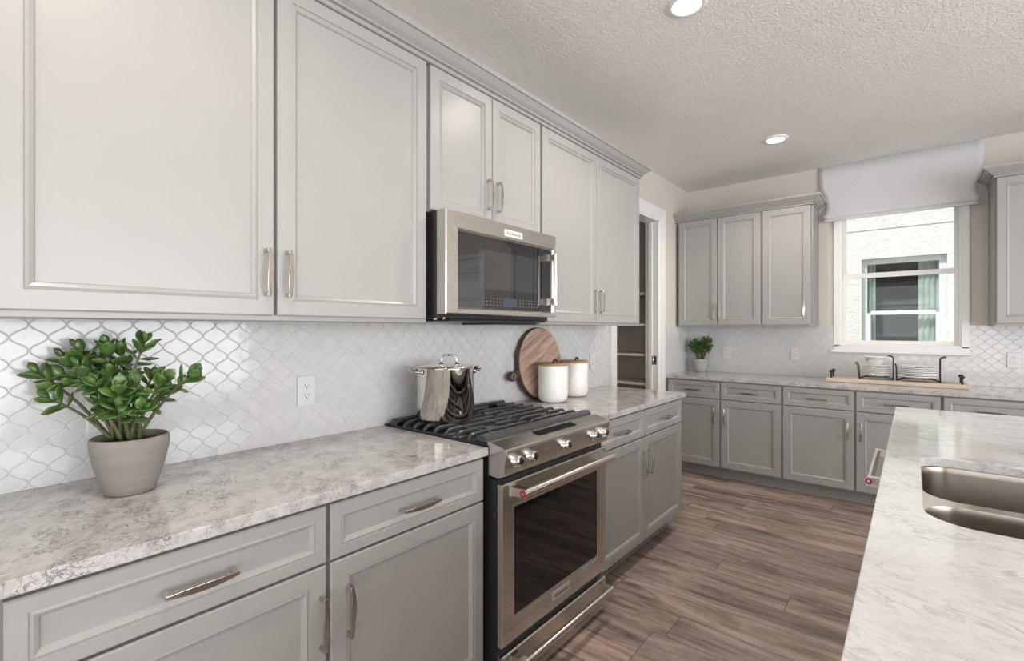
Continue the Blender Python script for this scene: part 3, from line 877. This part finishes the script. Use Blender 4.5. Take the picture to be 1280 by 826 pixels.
# frame ring around the window
rings = []
for (x0, x1, z0, z1, y) in ((.0005, RW - .0005, DZ0, DZ1, -.690), (.0005, RW - .0005, DZ0, DZ1, -.708), (.004, RW - .004, DZ0 + .0035, DZ1 - .0035, -.7115),
                            (wx0 - .012, wx1 + .012, wz0 - .012, wz1 + .012, -.7115), (wx0 - .008, wx1 + .008, wz0 - .008, wz1 + .008, -.7090), (wx0, wx1, wz0, wz1, -.7085), (wx0 + .001, wx1 - .001, wz0 + .001, wz1 - .001, -.7045)):
    rings.append([(x0, y, z0), (x1, y, z0), (x1, y, z1), (x0, y, z1)])
loft(bm, rings, True, True, False)
od = finish(bm, 'oven_door', 'steel', RG)
bm = BM(); box(bm, wx0 + .0005, wx1 - .0005, -.7062, -.700, wz0 + .0005, wz1 - .0005); finish(bm, 'oven_window', 'blackglass', od)
pro_handle(od, (.044, -.772, .757), (RW - .078 + .034, -.772, .757), (0, -1, 0), .0155, .062)
bm = BM(); box(bm, .312, .437, -.7145, -.711, .2375, .2725, .0012); bd = finish(bm, 'badge', 'badge', od)
lettering('KitchenAid', .0225, 'badge_lettering', 'slot', bd, (.3745, -.7147, .2545), (PI / 2, 0, 0))
# warming drawer
bm = BM(); rect_loops(bm, .0005, RW - .0005, .020, .168, -.7115, [(0, .004), (.004, 0)], .024); wd = finish(bm, 'drawer', 'steel', RG)
pro_handle(wd, (.044, -.770, .146), (RW - .044, -.770, .146), (0, -1, 0), .0135, .06)
# burners
for bx, by, r in ((.19, -.21, .036), (.19, -.50, .044), (.5, -.21, .030), (.57, -.50, .05)):
    bm = BM(); lathe(bm, [(r + .012, .9235), (r + .012, .928), (r, .931), (r, .934)], bx, by, 28, cap1=True); bo = finish(bm, 'burner', 'chrome_dull', RG) if 'chrome_dull' in MAT else finish(bm, 'burner', 'nickel', RG)
    bm = BM(); lathe(bm, [(r * .86, .934), (r * .86, .9385), (r * .7, .940)], bx, by, 28, cap1=True); finish(bm, 'burner_cap', 'iron', bo)

# cast iron grates (two halves): bars along the range with ends bent down
GZ = .9485
def grate(label, x0, x1):
    g = thing('cooktop_grate', label, 'grate', (0, 1.2975 + x0, .924), PI / 2, 'cast iron grates on the range')
    w = x1 - x0
    def bar(bm, xa, xb, y, hw, zt, drop_a, drop_b):
        """bar along x at depth y, rounded top, ends bent down to the cooktop"""
        pts = []
        if drop_a: pts += [(xa, .0), (xa + .004, zt * .55), (xa + .016, zt - .003)]
        pts += [(xa + (.028 if drop_a else 0), zt), (xb - (.028 if drop_b else 0), zt)]
        if drop_b: pts += [(xb - .016, zt - .003), (xb - .004, zt * .55), (xb, 0)]
        rings = []
        for x, z in pts:
            h = .013
            rings.append([(x, y - hw, max(0, z - h)), (x, y - hw, max(.0005, z - .003)), (x, y - hw * .5, max(.001, z)), (x, y + hw * .5, max(.001, z)), (x, y + hw, max(.0005, z - .003)), (x, y + hw, max(0, z - h))])
        loft(bm, rings, True, True, True)
    H = GZ - .924
    ys = [-.085, -.150, -.215, -.280, -.345, -.410, -.475, -.540]
    for i, y in enumerate(ys):
        bm = BM()
        if i in (1, 6):       # fingers broken over the burner centres
            bar(bm, 0, w * .42, y, .0068, H, True, False); finish(bm, 'bar', 'iron', g, bevel=.001); bm = BM(); bar(bm, w * .60, w, y, .0068, H, False, True)
        elif i in (3,):
            bar(bm, 0, w * .34, y, .0068, H, True, False); finish(bm, 'bar', 'iron', g, bevel=.001); bm = BM(); bar(bm, w * .64, w, y, .0068, H, False, True)
        else:
            bar(bm, 0, w, y, .0068, H, True, True)
        finish(bm, 'bar', 'iron', g, bevel=.001)
    bm = BM()
    for x in (w * .27, w * .73):
        box(bm, x - .005, x + .005, -.60, -.07, H - .013, H - .004, .002)
    finish(bm, 'cross_bars', 'iron', g)
    bm = BM()
    pr = [(-.585, H - .016), (-.585, H - .002), (-.592, H + .002), (-.615, H + .002), (-.628, H - .006), (-.632, H - .018), (-.622, H - .020), (-.600, H - .018)]
    loft(bm, [[(x, y, z) for y, z in pr] for x in (0, w)], True, True, True)
    for x in (.02, w - .04): box(bm, x, x + .02, -.625, -.60, 0.0, H - .014)
    finish(bm, 'front_rail', 'iron', g)
    bm = BM(); box(bm, 0, w, -.075, -.06, .0, H, .003); finish(bm, 'back_rail', 'iron', g)
    return g
grate('black cast iron grate under the stock pot', .002, .3775)
grate('black cast iron grate on the canister side of the cooktop', .380, .7555)

# ================================================================== microwave
MW = thing('microwave', 'stainless over-range microwave with black glass door under the short cabinet', 'microwave', (0, 1.2725, 1.388), PI / 2)
W_ = .751; H_ = .430
bm = BM(); box(bm, 0, W_, -.392, -.012, .0, H_, .002); finish(bm, 'body', 'enamel', MW)
bm = BM()
gx0, gx1, gz0, gz1 = .072, .722, .045, .352
rings = []
for (x0, x1, z0, z1, y) in ((.0, W_, .018, H_, -.392), (.0, W_, .018, H_, -.440), (.004, W_ - .004, .022, H_ - .004, -.446),
                            (gx0 - .012, gx1 + .006, gz0 - .006, gz1 + .010, -.448), (gx0 - .004, gx1 + .002, gz0 - .002, gz1 + .004, -.440), (gx0, gx1, gz0, gz1, -.438)):
    rings.append([(x0, y, z0), (x1, y, z0), (x1, y, z1), (x0, y, z1)])
loft(bm, rings, True, True, False)
md = finish(bm, 'door', 'steel_mw', MW) if 'steel_mw' in MAT else finish(bm, 'door', 'steel', MW)
bm = BM(); box(bm, gx0 - .003, gx1 + .001, -.4385, -.42, gz0 - .001, gz1 + .003); gl = finish(bm, 'glass_front', 'mwglass', md)
bm = BM(); box(bm, .19, .60, -.4390, -.4384, gz0 + .085, gz1 - .055); finish(bm, 'viewing_window', 'mwwin', gl)
bm = BM(); box(bm, .347, .445, -.4391, -.4384, gz0 + .012, gz0 + .050); finish(bm, 'display', 'lcd', gl)
bm = BM()
for gx in [.215 + .022 * i for i in range(6)] + [.465 + .022 * i for i in range(7)]:
    for gz in (.016, .032, .046):
        box(bm, gx, gx + .008, -.4390, -.4384, gz0 + gz - .002, gz0 + gz + .003)
finish(bm, 'keypad_marks', 'panel', gl)
pro_handle(md, (.690, -.484, .075), (.690, -.484, .330), (0, -1, 0), .0105, .044, False)
bm = BM(); box(bm, .345, .472, -.4500, -.4465, .372, .402, .001); bdg = finish(bm, 'badge', 'trim', md)
lettering('KitchenAid', .0215, 'badge_lettering', 'slot', bdg, (.4085, -.4502, .3865), (PI / 2, 0, 0))
bm = BM(); box(bm, .05, W_ - .05, -.415, -.05, -.010, .0, .003); box(bm, .40, W_ - .02, -.33, -.12, -.020, -.008, .002); finish(bm, 'vent_hood', 'enamel', MW)
bm = BM()
for x in (.012, W_ - .012): tube(bm, [(x, -.37, .006), (x, -.37, -.006)], .008, 12)
tube(bm, [(.03, -.40, .008), (.03, -.40, -.004)], .007, 12)
finish(bm, 'mounting_screws', 'chrome', MW)

# ================================================================== stock pot
SP = thing('stock_pot', 'tall polished steel stock pot with lid standing on the range grate', 'pot', (.238, 1.458, GZ + .001), 0)
R = .127
bm = BM(); lathe(bm, [(.0, 0), (R - .012, 0), (R - .004, .003), (R, .012), (R, .222), (R + .003, .226), (R + .003, .230), (R - .002, .231), (R - .003, .225), (R - .003, .05)], seg=72, cap0=False); finish(bm, 'body', 'polished', SP)
bm = BM(); lathe(bm, [(R + .010, .2315), (R + .0115, .234), (R - .004, .236), (.09, .240), (.05, .2435), (.0, .2445)], seg=72, cap0=True); lid = finish(bm, 'lid', 'polished', SP); lid.location = (.012, .010, 0)
bm = BM()
ang = .8
pts = [(-.034, 0, .241), (-.034, 0, .258), (-.031, 0, .272), (-.022, 0, .280), (0, 0, .282), (.022, 0, .280), (.031, 0, .272), (.034, 0, .258), (.034, 0, .241)]
ca, sa = math.cos(ang), math.sin(ang)
tube(bm, [(x * ca, x * sa, z) for x, y, z in pts], .0045, 10)
for s in (-1, 1):
    box(bm, s * .034 * ca - .012, s * .034 * ca + .012, s * .034 * sa - .012, s * .034 * sa + .012, .240, .246, .003)
finish(bm, 'lid_handle', 'chrome', lid)
for s in (-1, 1):
    bm = BM()
    dx, dy = -.20 * s * -1 * 0 + math.sin(.12) * s * -1, s
    d = Vector((0.427 * s, .905 * s, 0)).normalized(); e = Vector((d.y, -d.x, 0))
    pts = []
    for t in (-1, -.95, -.7, -.35, 0, .35, .7, .95, 1):
        o_ = (1 - t ** 4) * .036
        pts.append(d * (math.sqrt(max(R * R - (.048 * t) ** 2, 0)) - .001 + o_) + e * (.048 * t) + Vector((0, 0, .212 + .006 * (1 - t * t))))
    tube(bm, pts, .005, 10)
    for t in (-1, 1):
        p = d * math.sqrt(R * R - .048 ** 2) + e * .048 * t + Vector((0, 0, .211))
        tube(bm, [p - d * .002, p + d * .006], .011, 12)
    finish(bm, 'handle', 'chrome', SP)

# ================================================================== round board, canisters
CB = thing('cutting_board', 'round acacia cutting board with ring-ended handle leaning on the backsplash', 'cutting board', (.066, 2.415, .9145), 0)
tilt = math.radians(4.3)
rb = .221
def board_pt(u, w, d):       # u along wall (+y), w up along the board, d out of the face
    return (-math.sin(tilt) * w + math.cos(tilt) * d, u, math.cos(tilt) * w + math.sin(tilt) * d)
bm = BM()
N = 96
ring0 = []
ha = math.radians(180 + 13.0)                              # handle direction
outline = []
for k in range(N):
    a = 2 * PI * k / N
    da = (a - ha + PI) % (2 * PI) - PI
    outline.append((rb * math.cos(a), rb * math.sin(a)))
def brd(bm, ol, d0, d1, mi_edge=1):
    rings = []
    for sc_, d in ((.985, d0), (1.0, d0 + .005), (1.0, d1 - .004), (.982, d1)):
        rings.append([board_pt(u * sc_ , rb + w * sc_, d) for u, w in ol])
    vr = loft(bm, rings, True, True, True, mi_edge, False)
    return vr
brd(bm, outline, -.018, .016)
for f in bm.faces:
    if len(f.verts) > 8: f.material_index = 0
finish(bm, 'round_face', ['acacia', 'bark'], CB, smooth_angle=30)
hu, hw = math.cos(ha), math.sin(ha)
def hp(s, lat, d): return board_pt(hu * s - hw * lat, rb + hw * s + hu * lat, d)
bm = BM(); rings = []
for d, k in ((-.014, .9), (-.009, 1.0), (.009, 1.0), (.014, .9)):
    L = []
    side = [(rb - .02, .032), (rb + .012, .020), (rb + .022, .019), (rb + .036, .019)]
    L = [(s, lat * k) for s, lat in side]
    c_ = rb + .060; rr = .029 * k
    arc = [(c_ + rr * math.cos(b), rr * math.sin(b)) for b in [math.radians(130 - 260 * q / 16) for q in range(17)]]
    back = [(s, -lat * k) for s, lat in reversed(side)]
    rings.append([hp(s, lat, d) for s, lat in L + arc + back])
loft(bm, rings, True, True, True, 0, True)
hd = finish(bm, 'handle', 'bark', CB, smooth_angle=40)
bm = BM(); c_ = rb + .060
pts = [hp(c_ + .016 * math.cos(2 * PI * k / 20), .016 * math.sin(2 * PI * k / 20), .0140) for k in range(21)]
tube(bm, pts, .0030, 6, caps=False); finish(bm, 'handle_ring', 'acacia', hd)

def canister(label, x, y, r, h):
    c = thing('canister', label, 'canister', (x, y, .9145), 0, 'white canisters with wooden lids')
    bm = BM(); lathe(bm, [(r * .62, 0), (r * .80, .004), (r * .92, .014), (r * .985, .032), (r, .055), (r, h - .004), (r - .002, h), (r - .006, h), (r - .006, h - .02)], seg=56); finish(bm, 'jar', 'ceramic', c)
    bm = BM(); lathe(bm, [(r - .008, h + .0005), (r + .0015, h + .001), (r + .003, h + .004), (r + .003, h + .010), (r + .001, h + .0125), (.0, h + .0125)], seg=56); l = finish(bm, 'lid', 'lidwood', c)
    bm = BM(); z = h + .012
    rings = []
    n = 12
    for k in range(n + 1):
        t = k / n
        p = Vector((.012 - .005 * t, -.012 + .045 * t, z + .0015 + .017 * math.sin(t * PI) ** .8 + .004 * t))
        q = Vector((.006, .001, 0))
        rings.append([p - q, p + q, p + q + Vector((0, 0, .0025)), p - q + Vector((0, 0, .0025))])
    loft(bm, rings, True, True, True)
    finish(bm, 'leather_loop', 'leather', l)
canister('white canister with wooden lid standing in front of the round board', .184, 2.370, .090, .218)
canister('white canister with wooden lid standing behind the first canister, by the pantry', .152, 2.662, .086, .218)

# ================================================================== outlets
def outlet(label, loc, rz, kind='duplex'):
    o = thing('wall_outlet', label, 'outlet', loc, rz, 'white wall outlets on the backsplash')
    bm = BM(); box(bm, -.036, .036, -.0065, 0, -.0585, .0585, .0028, 2); finish(bm, 'cover_plate', 'outlet', o)
    if kind == 'duplex':
        for s in (-1, 1):
            bm = BM(); pr = [(.0165 * math.cos(a), max(-.0125, min(.0125, .0165 * math.sin(a)))) for a in [2 * PI * k / 28 for k in range(28)]]
            loft(bm, [[(x, y, s * .0195 + z) for x, z in pr] for y in (-.0060, -.0082)], True, True, True)
            f = finish(bm, 'socket', 'outlet', o)
            bm = BM(); zc = s * .0195
            box(bm, -.0075, -.0050, -.0086, -.0080, zc - .001, zc + .008); box(bm, .0050, .0072, -.0086, -.0080, zc, zc + .0075)
            tube(bm, [(0, -.0086, zc - .0065), (0, -.0080, zc - .0065)], .0028, 10)
            finish(bm, 'slots', 'slot', f)
    else:
        bm = BM(); box(bm, -.0165, .0165, -.0080, -.0060, -.0335, .0335, .001); f = finish(bm, 'rocker', 'outlet', o)
        bm = BM()
        for zc in (-.018, .018):
            box(bm, -.0075, -.0050, -.0084, -.0079, zc - .001, zc + .008); box(bm, .0050, .0072, -.0084, -.0079, zc, zc + .0075)
        finish(bm, 'slots', 'slot', f)
xw = .0128
outlet('white outlet on the tile between the jade plant and the stock pot', (xw, .931, 1.105), PI / 2)
outlet('white outlet mostly hidden behind the big potted jade plant', (xw, .315, 1.105), PI / 2)
outlet('white outlet partly hidden behind the round cutting board', (xw, 2.212, 1.120), PI / 2)
outlet('white outlet on the tile beside the canisters, near the pantry doorway', (xw, 3.120, 1.108), PI / 2, 'decora')
outlet('white outlet right of the small potted plant on the window wall', (.399, YF - xw, 1.117), 0)
outlet('white outlet left of the kitchen window above the counter', (1.0, YF - xw, 1.120), 0, 'decora')
outlet('white outlet right of the kitchen window, under the wall cabinet', (2.417, YF - xw, 1.118), 0)

# ================================================================== plants
def leaf(bm, base, d, up, L, W, T, curl):
    d = d.normalized(); up = (up - d * up.dot(d))
    if up.length < 1e-4: up = d.orthogonal()
    up.normalize(); sd = d.cross(up)
    rings = []
    n = 7; m_ = 8
    for k in range(n):
        t = k / (n - 1)
        w = W * (math.sin(PI * min(1, t ** 1.35)) ** .75) * .5 if 0 < t < 1 else .0
        w = max(w, W * .06 if t == 0 else .0006)
        th = max(T * .5 * (math.sin(PI * t ** 1.1) ** .6 if 0 < t < 1 else 0), .0004)
        c = base + d * (L * t) + up * (curl * L * t * t)
        rings.append([c + sd * (w * math.cos(2 * PI * j / m_)) + up * (th * math.sin(2 * PI * j / m_) + .22 * w * abs(math.cos(2 * PI * j / m_))) for j in range(m_)])
    loft(bm, rings, True, True, True, 0, True)

def bez(p0, p1, p2, t): return p0 * (1 - t) ** 2 + p1 * (2 * t * (1 - t)) + p2 * t * t

def jade(label, loc, potprof, pot_mat, soil_r, soil_z, stems, lL, lW, lT, pairs, seed, rstem):
    rnd = random.Random(seed)
    p = thing('potted_jade_plant', label, 'plant', loc, 0)
    bm = BM(); lathe(bm, potprof, seg=64); finish(bm, 'pot', pot_mat, p)
    bm = BM()
    lathe(bm, [(soil_r, soil_z - .004), (soil_r, soil_z), (soil_r * .5, soil_z + .004), (0, soil_z + .005)], seg=40)
    finish(bm, 'soil', 'soil', p)
    fo = BM()
    for b, tip, nl in stems:
        b = Vector(b); tip = Vector(tip)
        mid = (b + tip) * .5 + Vector((rnd.uniform(-.01, .01), rnd.uniform(-.01, .01), .018 * (tip - b).length / .2 + rnd.uniform(0, .012)))
        mid.x = b.x * .55 + tip.x * .45; mid.y = b.y * .55 + tip.y * .45
        pts = [bez(b, mid, tip, k / 10) for k in range(11)]
        bs = BM(); tube(bs, pts, [rstem * (1 - .55 * k / 10) for k in range(11)], 8); finish(bs, 'stem', 'stem' if rnd.random() < .75 else 'barkstem', p)
        n = nl if nl else pairs
        ax = (pts[-1] - pts[-3]).normalized()
        ref = ax.orthogonal().normalized()
        a0 = rnd.uniform(0, PI)
        for i in range(n):
            t = 1 - .085 * i * (1 if n < 6 else .85)
            q = bez(b, mid, tip, max(.3, t))
            ang_out = math.radians(22 + 17 * min(i, 3.2) + rnd.uniform(-10, 10))
            sc_ = (.72 if i == 0 else 1.0) * rnd.uniform(.85, 1.15)
            for s in (0, 1):
                if i > 3 and rnd.random() < .25: continue
                az = a0 + i * PI / 2 + s * PI + rnd.uniform(-.35, .35)
                rad = Matrix.Rotation(az, 3, ax) @ ref
                d = ax * math.cos(ang_out) + rad * math.sin(ang_out) + Vector((0, 0, .10))
                leaf(fo, q + rad * .001, d, ax + Vector((0, 0, .25)), lL * sc_, lW * sc_ * rnd.uniform(.9, 1.1), lT, rnd.uniform(-.10, .14))
    finish(fo, 'foliage', 'leaf', p)
    return p
# big plant: pot axis at (.234,.335); er = across the view, ev = away from the camera
PX, PY = .234, .335
er = Vector((.769, .640, 0)); ev = Vector((-.979, .204, 0))
stems = []
SC = 468.0
tips = [(181, 428, .03, 7), (240, 468, .02, 4), (203, 478, -.03, 6), (53, 465, .02, 4), (62, 500, -.05, 4), (98, 436, .03, 5), (133, 434, .02, 6), (152, 438, .07, 5),
        (110, 474, -.05, 6), (123, 506, -.08, 5), (150, 512, -.09, 5), (178, 514, -.06, 4), (82, 446, .05, 5), (74, 470, .0, 5), (122, 482, -.09, 6), (166, 482, -.07, 6),
        (140, 466, -.01, 6), (206, 490, .02, 5), (118, 452, .08, 5), (168, 498, -.02, 5), (150, 490, -.10, 5), (100, 460, -.04, 5), (190, 470, .06, 4)]
bases = [(-.028, -.01), (.03, .0), (.02, .02), (-.04, .0), (-.035, -.02), (-.02, .02), (.0, .0), (.01, .02), (-.015, -.02), (-.01, -.03), (.01, -.03), (.035, -.01)]
for i, (u, v, w, n) in enumerate(tips):
    lat = (u - 163) / SC; z = (411.9 - v) / SC + 1.344 - .9145
    k = 1 + w / 1.285
    tip = er * (lat * k) + ev * w + Vector((0, 0, (1.344 - .9145) + (411.9 - v) / SC * k))
    bb = bases[i % len(bases)]
    if PX + tip.x < .080: tip = tip + ev * ((PX + tip.x - .080) / .979)
    b = er * (bb[0] - .012) + ev * bb[1] + Vector((0, 0, .138))
    stems.append((b, tip, n))
jade('large jade plant in a taupe pot on the near counter', (PX, PY, .9145),
     [(.0, 0), (.050, 0), (.0555, .003), (.0600, .020), (.0755, .070), (.0840, .110), (.0865, .132), (.0850, .145), (.0815, .1485), (.0780, .1475), (.0760, .142), (.0740, .10)],
     'pot', .0755, .131, stems, .049, .030, .0075, 5, 11, .0052)
rs = random.Random(5)
st2 = []
for k in range(26):
    a = 2 * PI * k / 26 + rs.uniform(-.2, .2); rr = rs.uniform(.02, .108); zz = .385 - rr * .6 + rs.uniform(-.09, .0)
    st2.append((Vector((.025 * math.cos(a), .025 * math.sin(a), .118)), Vector((rr * 1.12 * math.cos(a), min(.040, rr * .8 * math.sin(a)), zz)), 8))
jade('small bushy jade plant in a grey pot in the far corner', (.172, YF - .105, .9145),
     [(.0, 0), (.050, 0), (.054, .003), (.062, .03), (.074, .085), (.0815, .122), (.0815, .131), (.077, .132), (.0745, .126), (.072, .10)],
     'pot_far', .0735, .119, st2, .034, .021, .005, 6, 3, .0035)

# ================================================================== roman shade
bm = BM()
prof = [(-.012, 2.800), (-.016, 2.70), (-.020, 2.60), (-.024, 2.50), (-.030, 2.43), (-.040, 2.385), (-.052, 2.365), (-.057, 2.350), (-.053, 2.336), (-.040, 2.330), (-.036, 2.333), (-.040, 2.322), (-.050, 2.312), (-.052, 2.304), (-.048, 2.300)]
def halfx(z):
    # the cloth is pinched between the two crown mouldings
    l = 1.190; r = 2.262
    p = math.exp(-((z - 2.46) / .10) ** 2)
    q = max(0, (2.44 - z) / .14)
    return l + .062 * p + .022 * q, r - .050 * p - .016 * q
def shade_ring(off):
    rings = []
    for (y, z) in prof:
        l, r = halfx(z); n = 26
        rings.append([(l + (r - l) * k / n, YF + y + off + .0018 * math.sin(k * 1.9 + z * 9) * (1 if z < 2.75 else 0), z) for k in range(n + 1)])
    return rings
loft(bm, shade_ring(0), False, smooth=True)
rsd = tag(finish(bm, 'roman_shade', 'linen', smooth_angle=50), 'white fabric roman shade drawn up above the kitchen window', 'shade')
sm = rsd.modifiers.new('cloth', 'SOLIDIFY'); sm.thickness = .0025; sm.offset = 0
bm = BM(); box(bm, 1.20, 2.25, YF - .011, YF - .001, 2.745, 2.798, .002); finish(bm, 'headrail', 'linen', rsd)

# ================================================================== tray, racks, plates, bowls
TY = 4.865
TR = thing('serving_tray', 'long whitewashed wooden tray with black handles on the window counter', 'tray', (1.718, TY, .9145), 0)
bm = BM()
box(bm, -.437, .437, -.125, .125, 0, .030, .004)
finish(bm, 'board', 'traywood', TR)
for s in (-1, 1):
    bm = BM()
    x = s * .400
    for y in (-.07, .07): tube(bm, [(x, y, .029), (x, y, .055), (x, y, .078)], .0068, 10)
    tube(bm, [(x, -.07, .080), (x, 0, .082), (x, .07, .080)], .0035, 8)
    for y in (-.07, .07):
        rings = [[(x + (r * math.cos(2 * PI * k / 14)), y + r * math.sin(2 * PI * k / 14), .082 + h) for k in range(14)] for r, h in ((.002, -.013), (.011, -.010), (.0155, 0), (.011, .010), (.002, .013))]
        loft(bm, rings, True, True, True, 0, True)
    finish(bm, 'handle', 'wire', TR)
TZ = .945
def rack(label, x0, x1, left_tall, right_tall, fl=1.0, w=.09):
    r = thing('plate_rack', label, 'rack', ((x0 + x1) / 2, TY, TZ), 0, 'black wire plate racks on the tray')
    h = (x1 - x0) / 2
    wr = .0036
    for s, nm in ((-1, 'front'), (1, 'rear')):
        y = s * w * .62
        bm = BM()
        def side(sg, tall):
            xs = sg * h
            if tall: return [(xs, y, .003), (xs * 1.0, y, .06), (xs, y, .165), (xs - sg * 0 + (-1 if sg > 0 and left_tall is None else 1) * sg * 0, y, .172)]
            return [(xs, y, .003), (xs, y, .06), (xs, y, .105), (xs + sg * .010, y, .125), (xs + sg * .028, y, .140)]
        lo = [(-h, y, .003), (-h + .045, y, .022), (h - .045, y, .022), (h, y, .003)]
        tube(bm, lo, wr, 8)
        for sg, tall in ((-1, left_tall), (1, right_tall)):
            xs = sg * h
            if tall: pts = [(xs, y, .003), (xs, y, .08), (xs, y, .176), (xs + tall * .010, y, .187), (xs + tall * .034, y, .194)]
            else: pts = [(xs, y, .003), (xs + sg * .006 * fl, y, .06), (xs + sg * .008 * fl, y, .105), (xs + sg * .016 * fl, y, .120), (xs + sg * .028 * fl, y, .132)]
            tube(bm, pts, wr, 8)
        finish(bm, nm + '_wire', 'wire', r)
    bm = BM()
    for xs, z in ((-h + .045, .022), (h - .045, .022), (-h, .06), (h, .06)):
        tube(bm, [(xs, -w * .62, z), (xs, w * .62, z)], wr, 8)
    finish(bm, 'cross_wires', 'wire', r)
rack('black wire plate rack holding the small plates and bowls', 1.505, 1.722, None, -1)
rack('black wire plate rack holding the wide dinner plates', 1.744, 2.000, None, 1, .4)
def dish(bm, r, h, foot, th):
    lathe(bm, [(0, .0), (foot, 0), (foot + .002, .001), (foot + .006, .003), (r - .004, h - .0015), (r, h), (r + .0006, h + th * .5), (r - .001, h + th), (r - .006, h + th - .001), (foot + .006, .003 + th), (0, .002 + th)], seg=44, cap0=False)
ordn = ['lowest', 'second from the bottom', 'third from the bottom', 'fourth from the bottom', 'fifth from the bottom', 'sixth from the bottom', 'seventh from the bottom', 'topmost']
proto = {}
def stack(kind, label, cat, group, n, x, z0, dz, r, h, foot, th, names):
    for i in range(n):
        if i == 0:
            bm = BM(); dish(bm, r, h, foot, th); o = finish(bm, kind, 'plate', smooth_angle=45); proto[kind + str(x)] = o
        else:
            o = proto[kind + str(x)].copy(); COL.objects.link(o)
        o.location = (x + random.uniform(-.001, .001), TY, z0 + dz * i); o.rotation_euler = (0, 0, i * .7)
        tag(o, label % names[i], cat, group)
n8 = ordn; n6 = ordn[:5] + ['topmost']
n7 = ordn[:6] + ['topmost']
stack('side_plate', 'small white plate, %s of the stack under the bowls', 'plate', 'small plates in the wire rack', 8, 1.613, TZ + .0262, .0110, .089, .010, .05, .0045, n8)
stack('dinner_plate', 'wide white dinner plate, %s of its stack in the rack', 'plate', 'dinner plates in the wire rack', 7, 1.868, TZ + .0262, .0130, .121, .012, .07, .0055, n7)
n3 = ['lowest', 'middle', 'topmost']
stack('bowl', 'white bowl, %s of three nested on the small plates', 'bowl', 'bowls on the small plates', 3, 1.607, TZ + .0262 + 7 * .0110 + .0070, .0140, .071, .040, .032, .004, n3)

# ================================================================== recessed ceiling lights
def can(label, x, y, power=46):
    c = thing('recessed_light', label, 'ceiling light', (x, y, ZC), 0, 'recessed ceiling lights')
    bm = BM(); lathe(bm, [(.060, -.0008), (.062, -.010), (.066, -.012), (.080, -.009), (.087, -.002), (.087, -.0003)], seg=48, cap0=False); finish(bm, 'trim_ring', 'trim', c)
    bm = BM(); lathe(bm, [(.0001, -.006), (.062, -.006), (.062, -.0005)], seg=48, cap0=False); finish(bm, 'diffuser', 'lamp', c)
    d = bpy.data.lights.new('downlight', 'SPOT'); d.energy = power; d.spot_size = math.radians(150); d.spot_blend = .7; d.shadow_soft_size = .06; d.color = (1.0, .92, .82)
    l = bpy.data.objects.new('downlight', d); COL.objects.link(l); l.parent = c; l.location = (0, 0, -.02)
can('recessed ceiling light above the aisle beside the range', 1.062, 2.155)
can('recessed ceiling light further along, near the window wall', 1.035, 4.118)
can('added unseen recessed ceiling light level with the large jade plant, over the aisle', 1.062, .20)  # extra downlight out of view, added to brighten the near lower cabinets
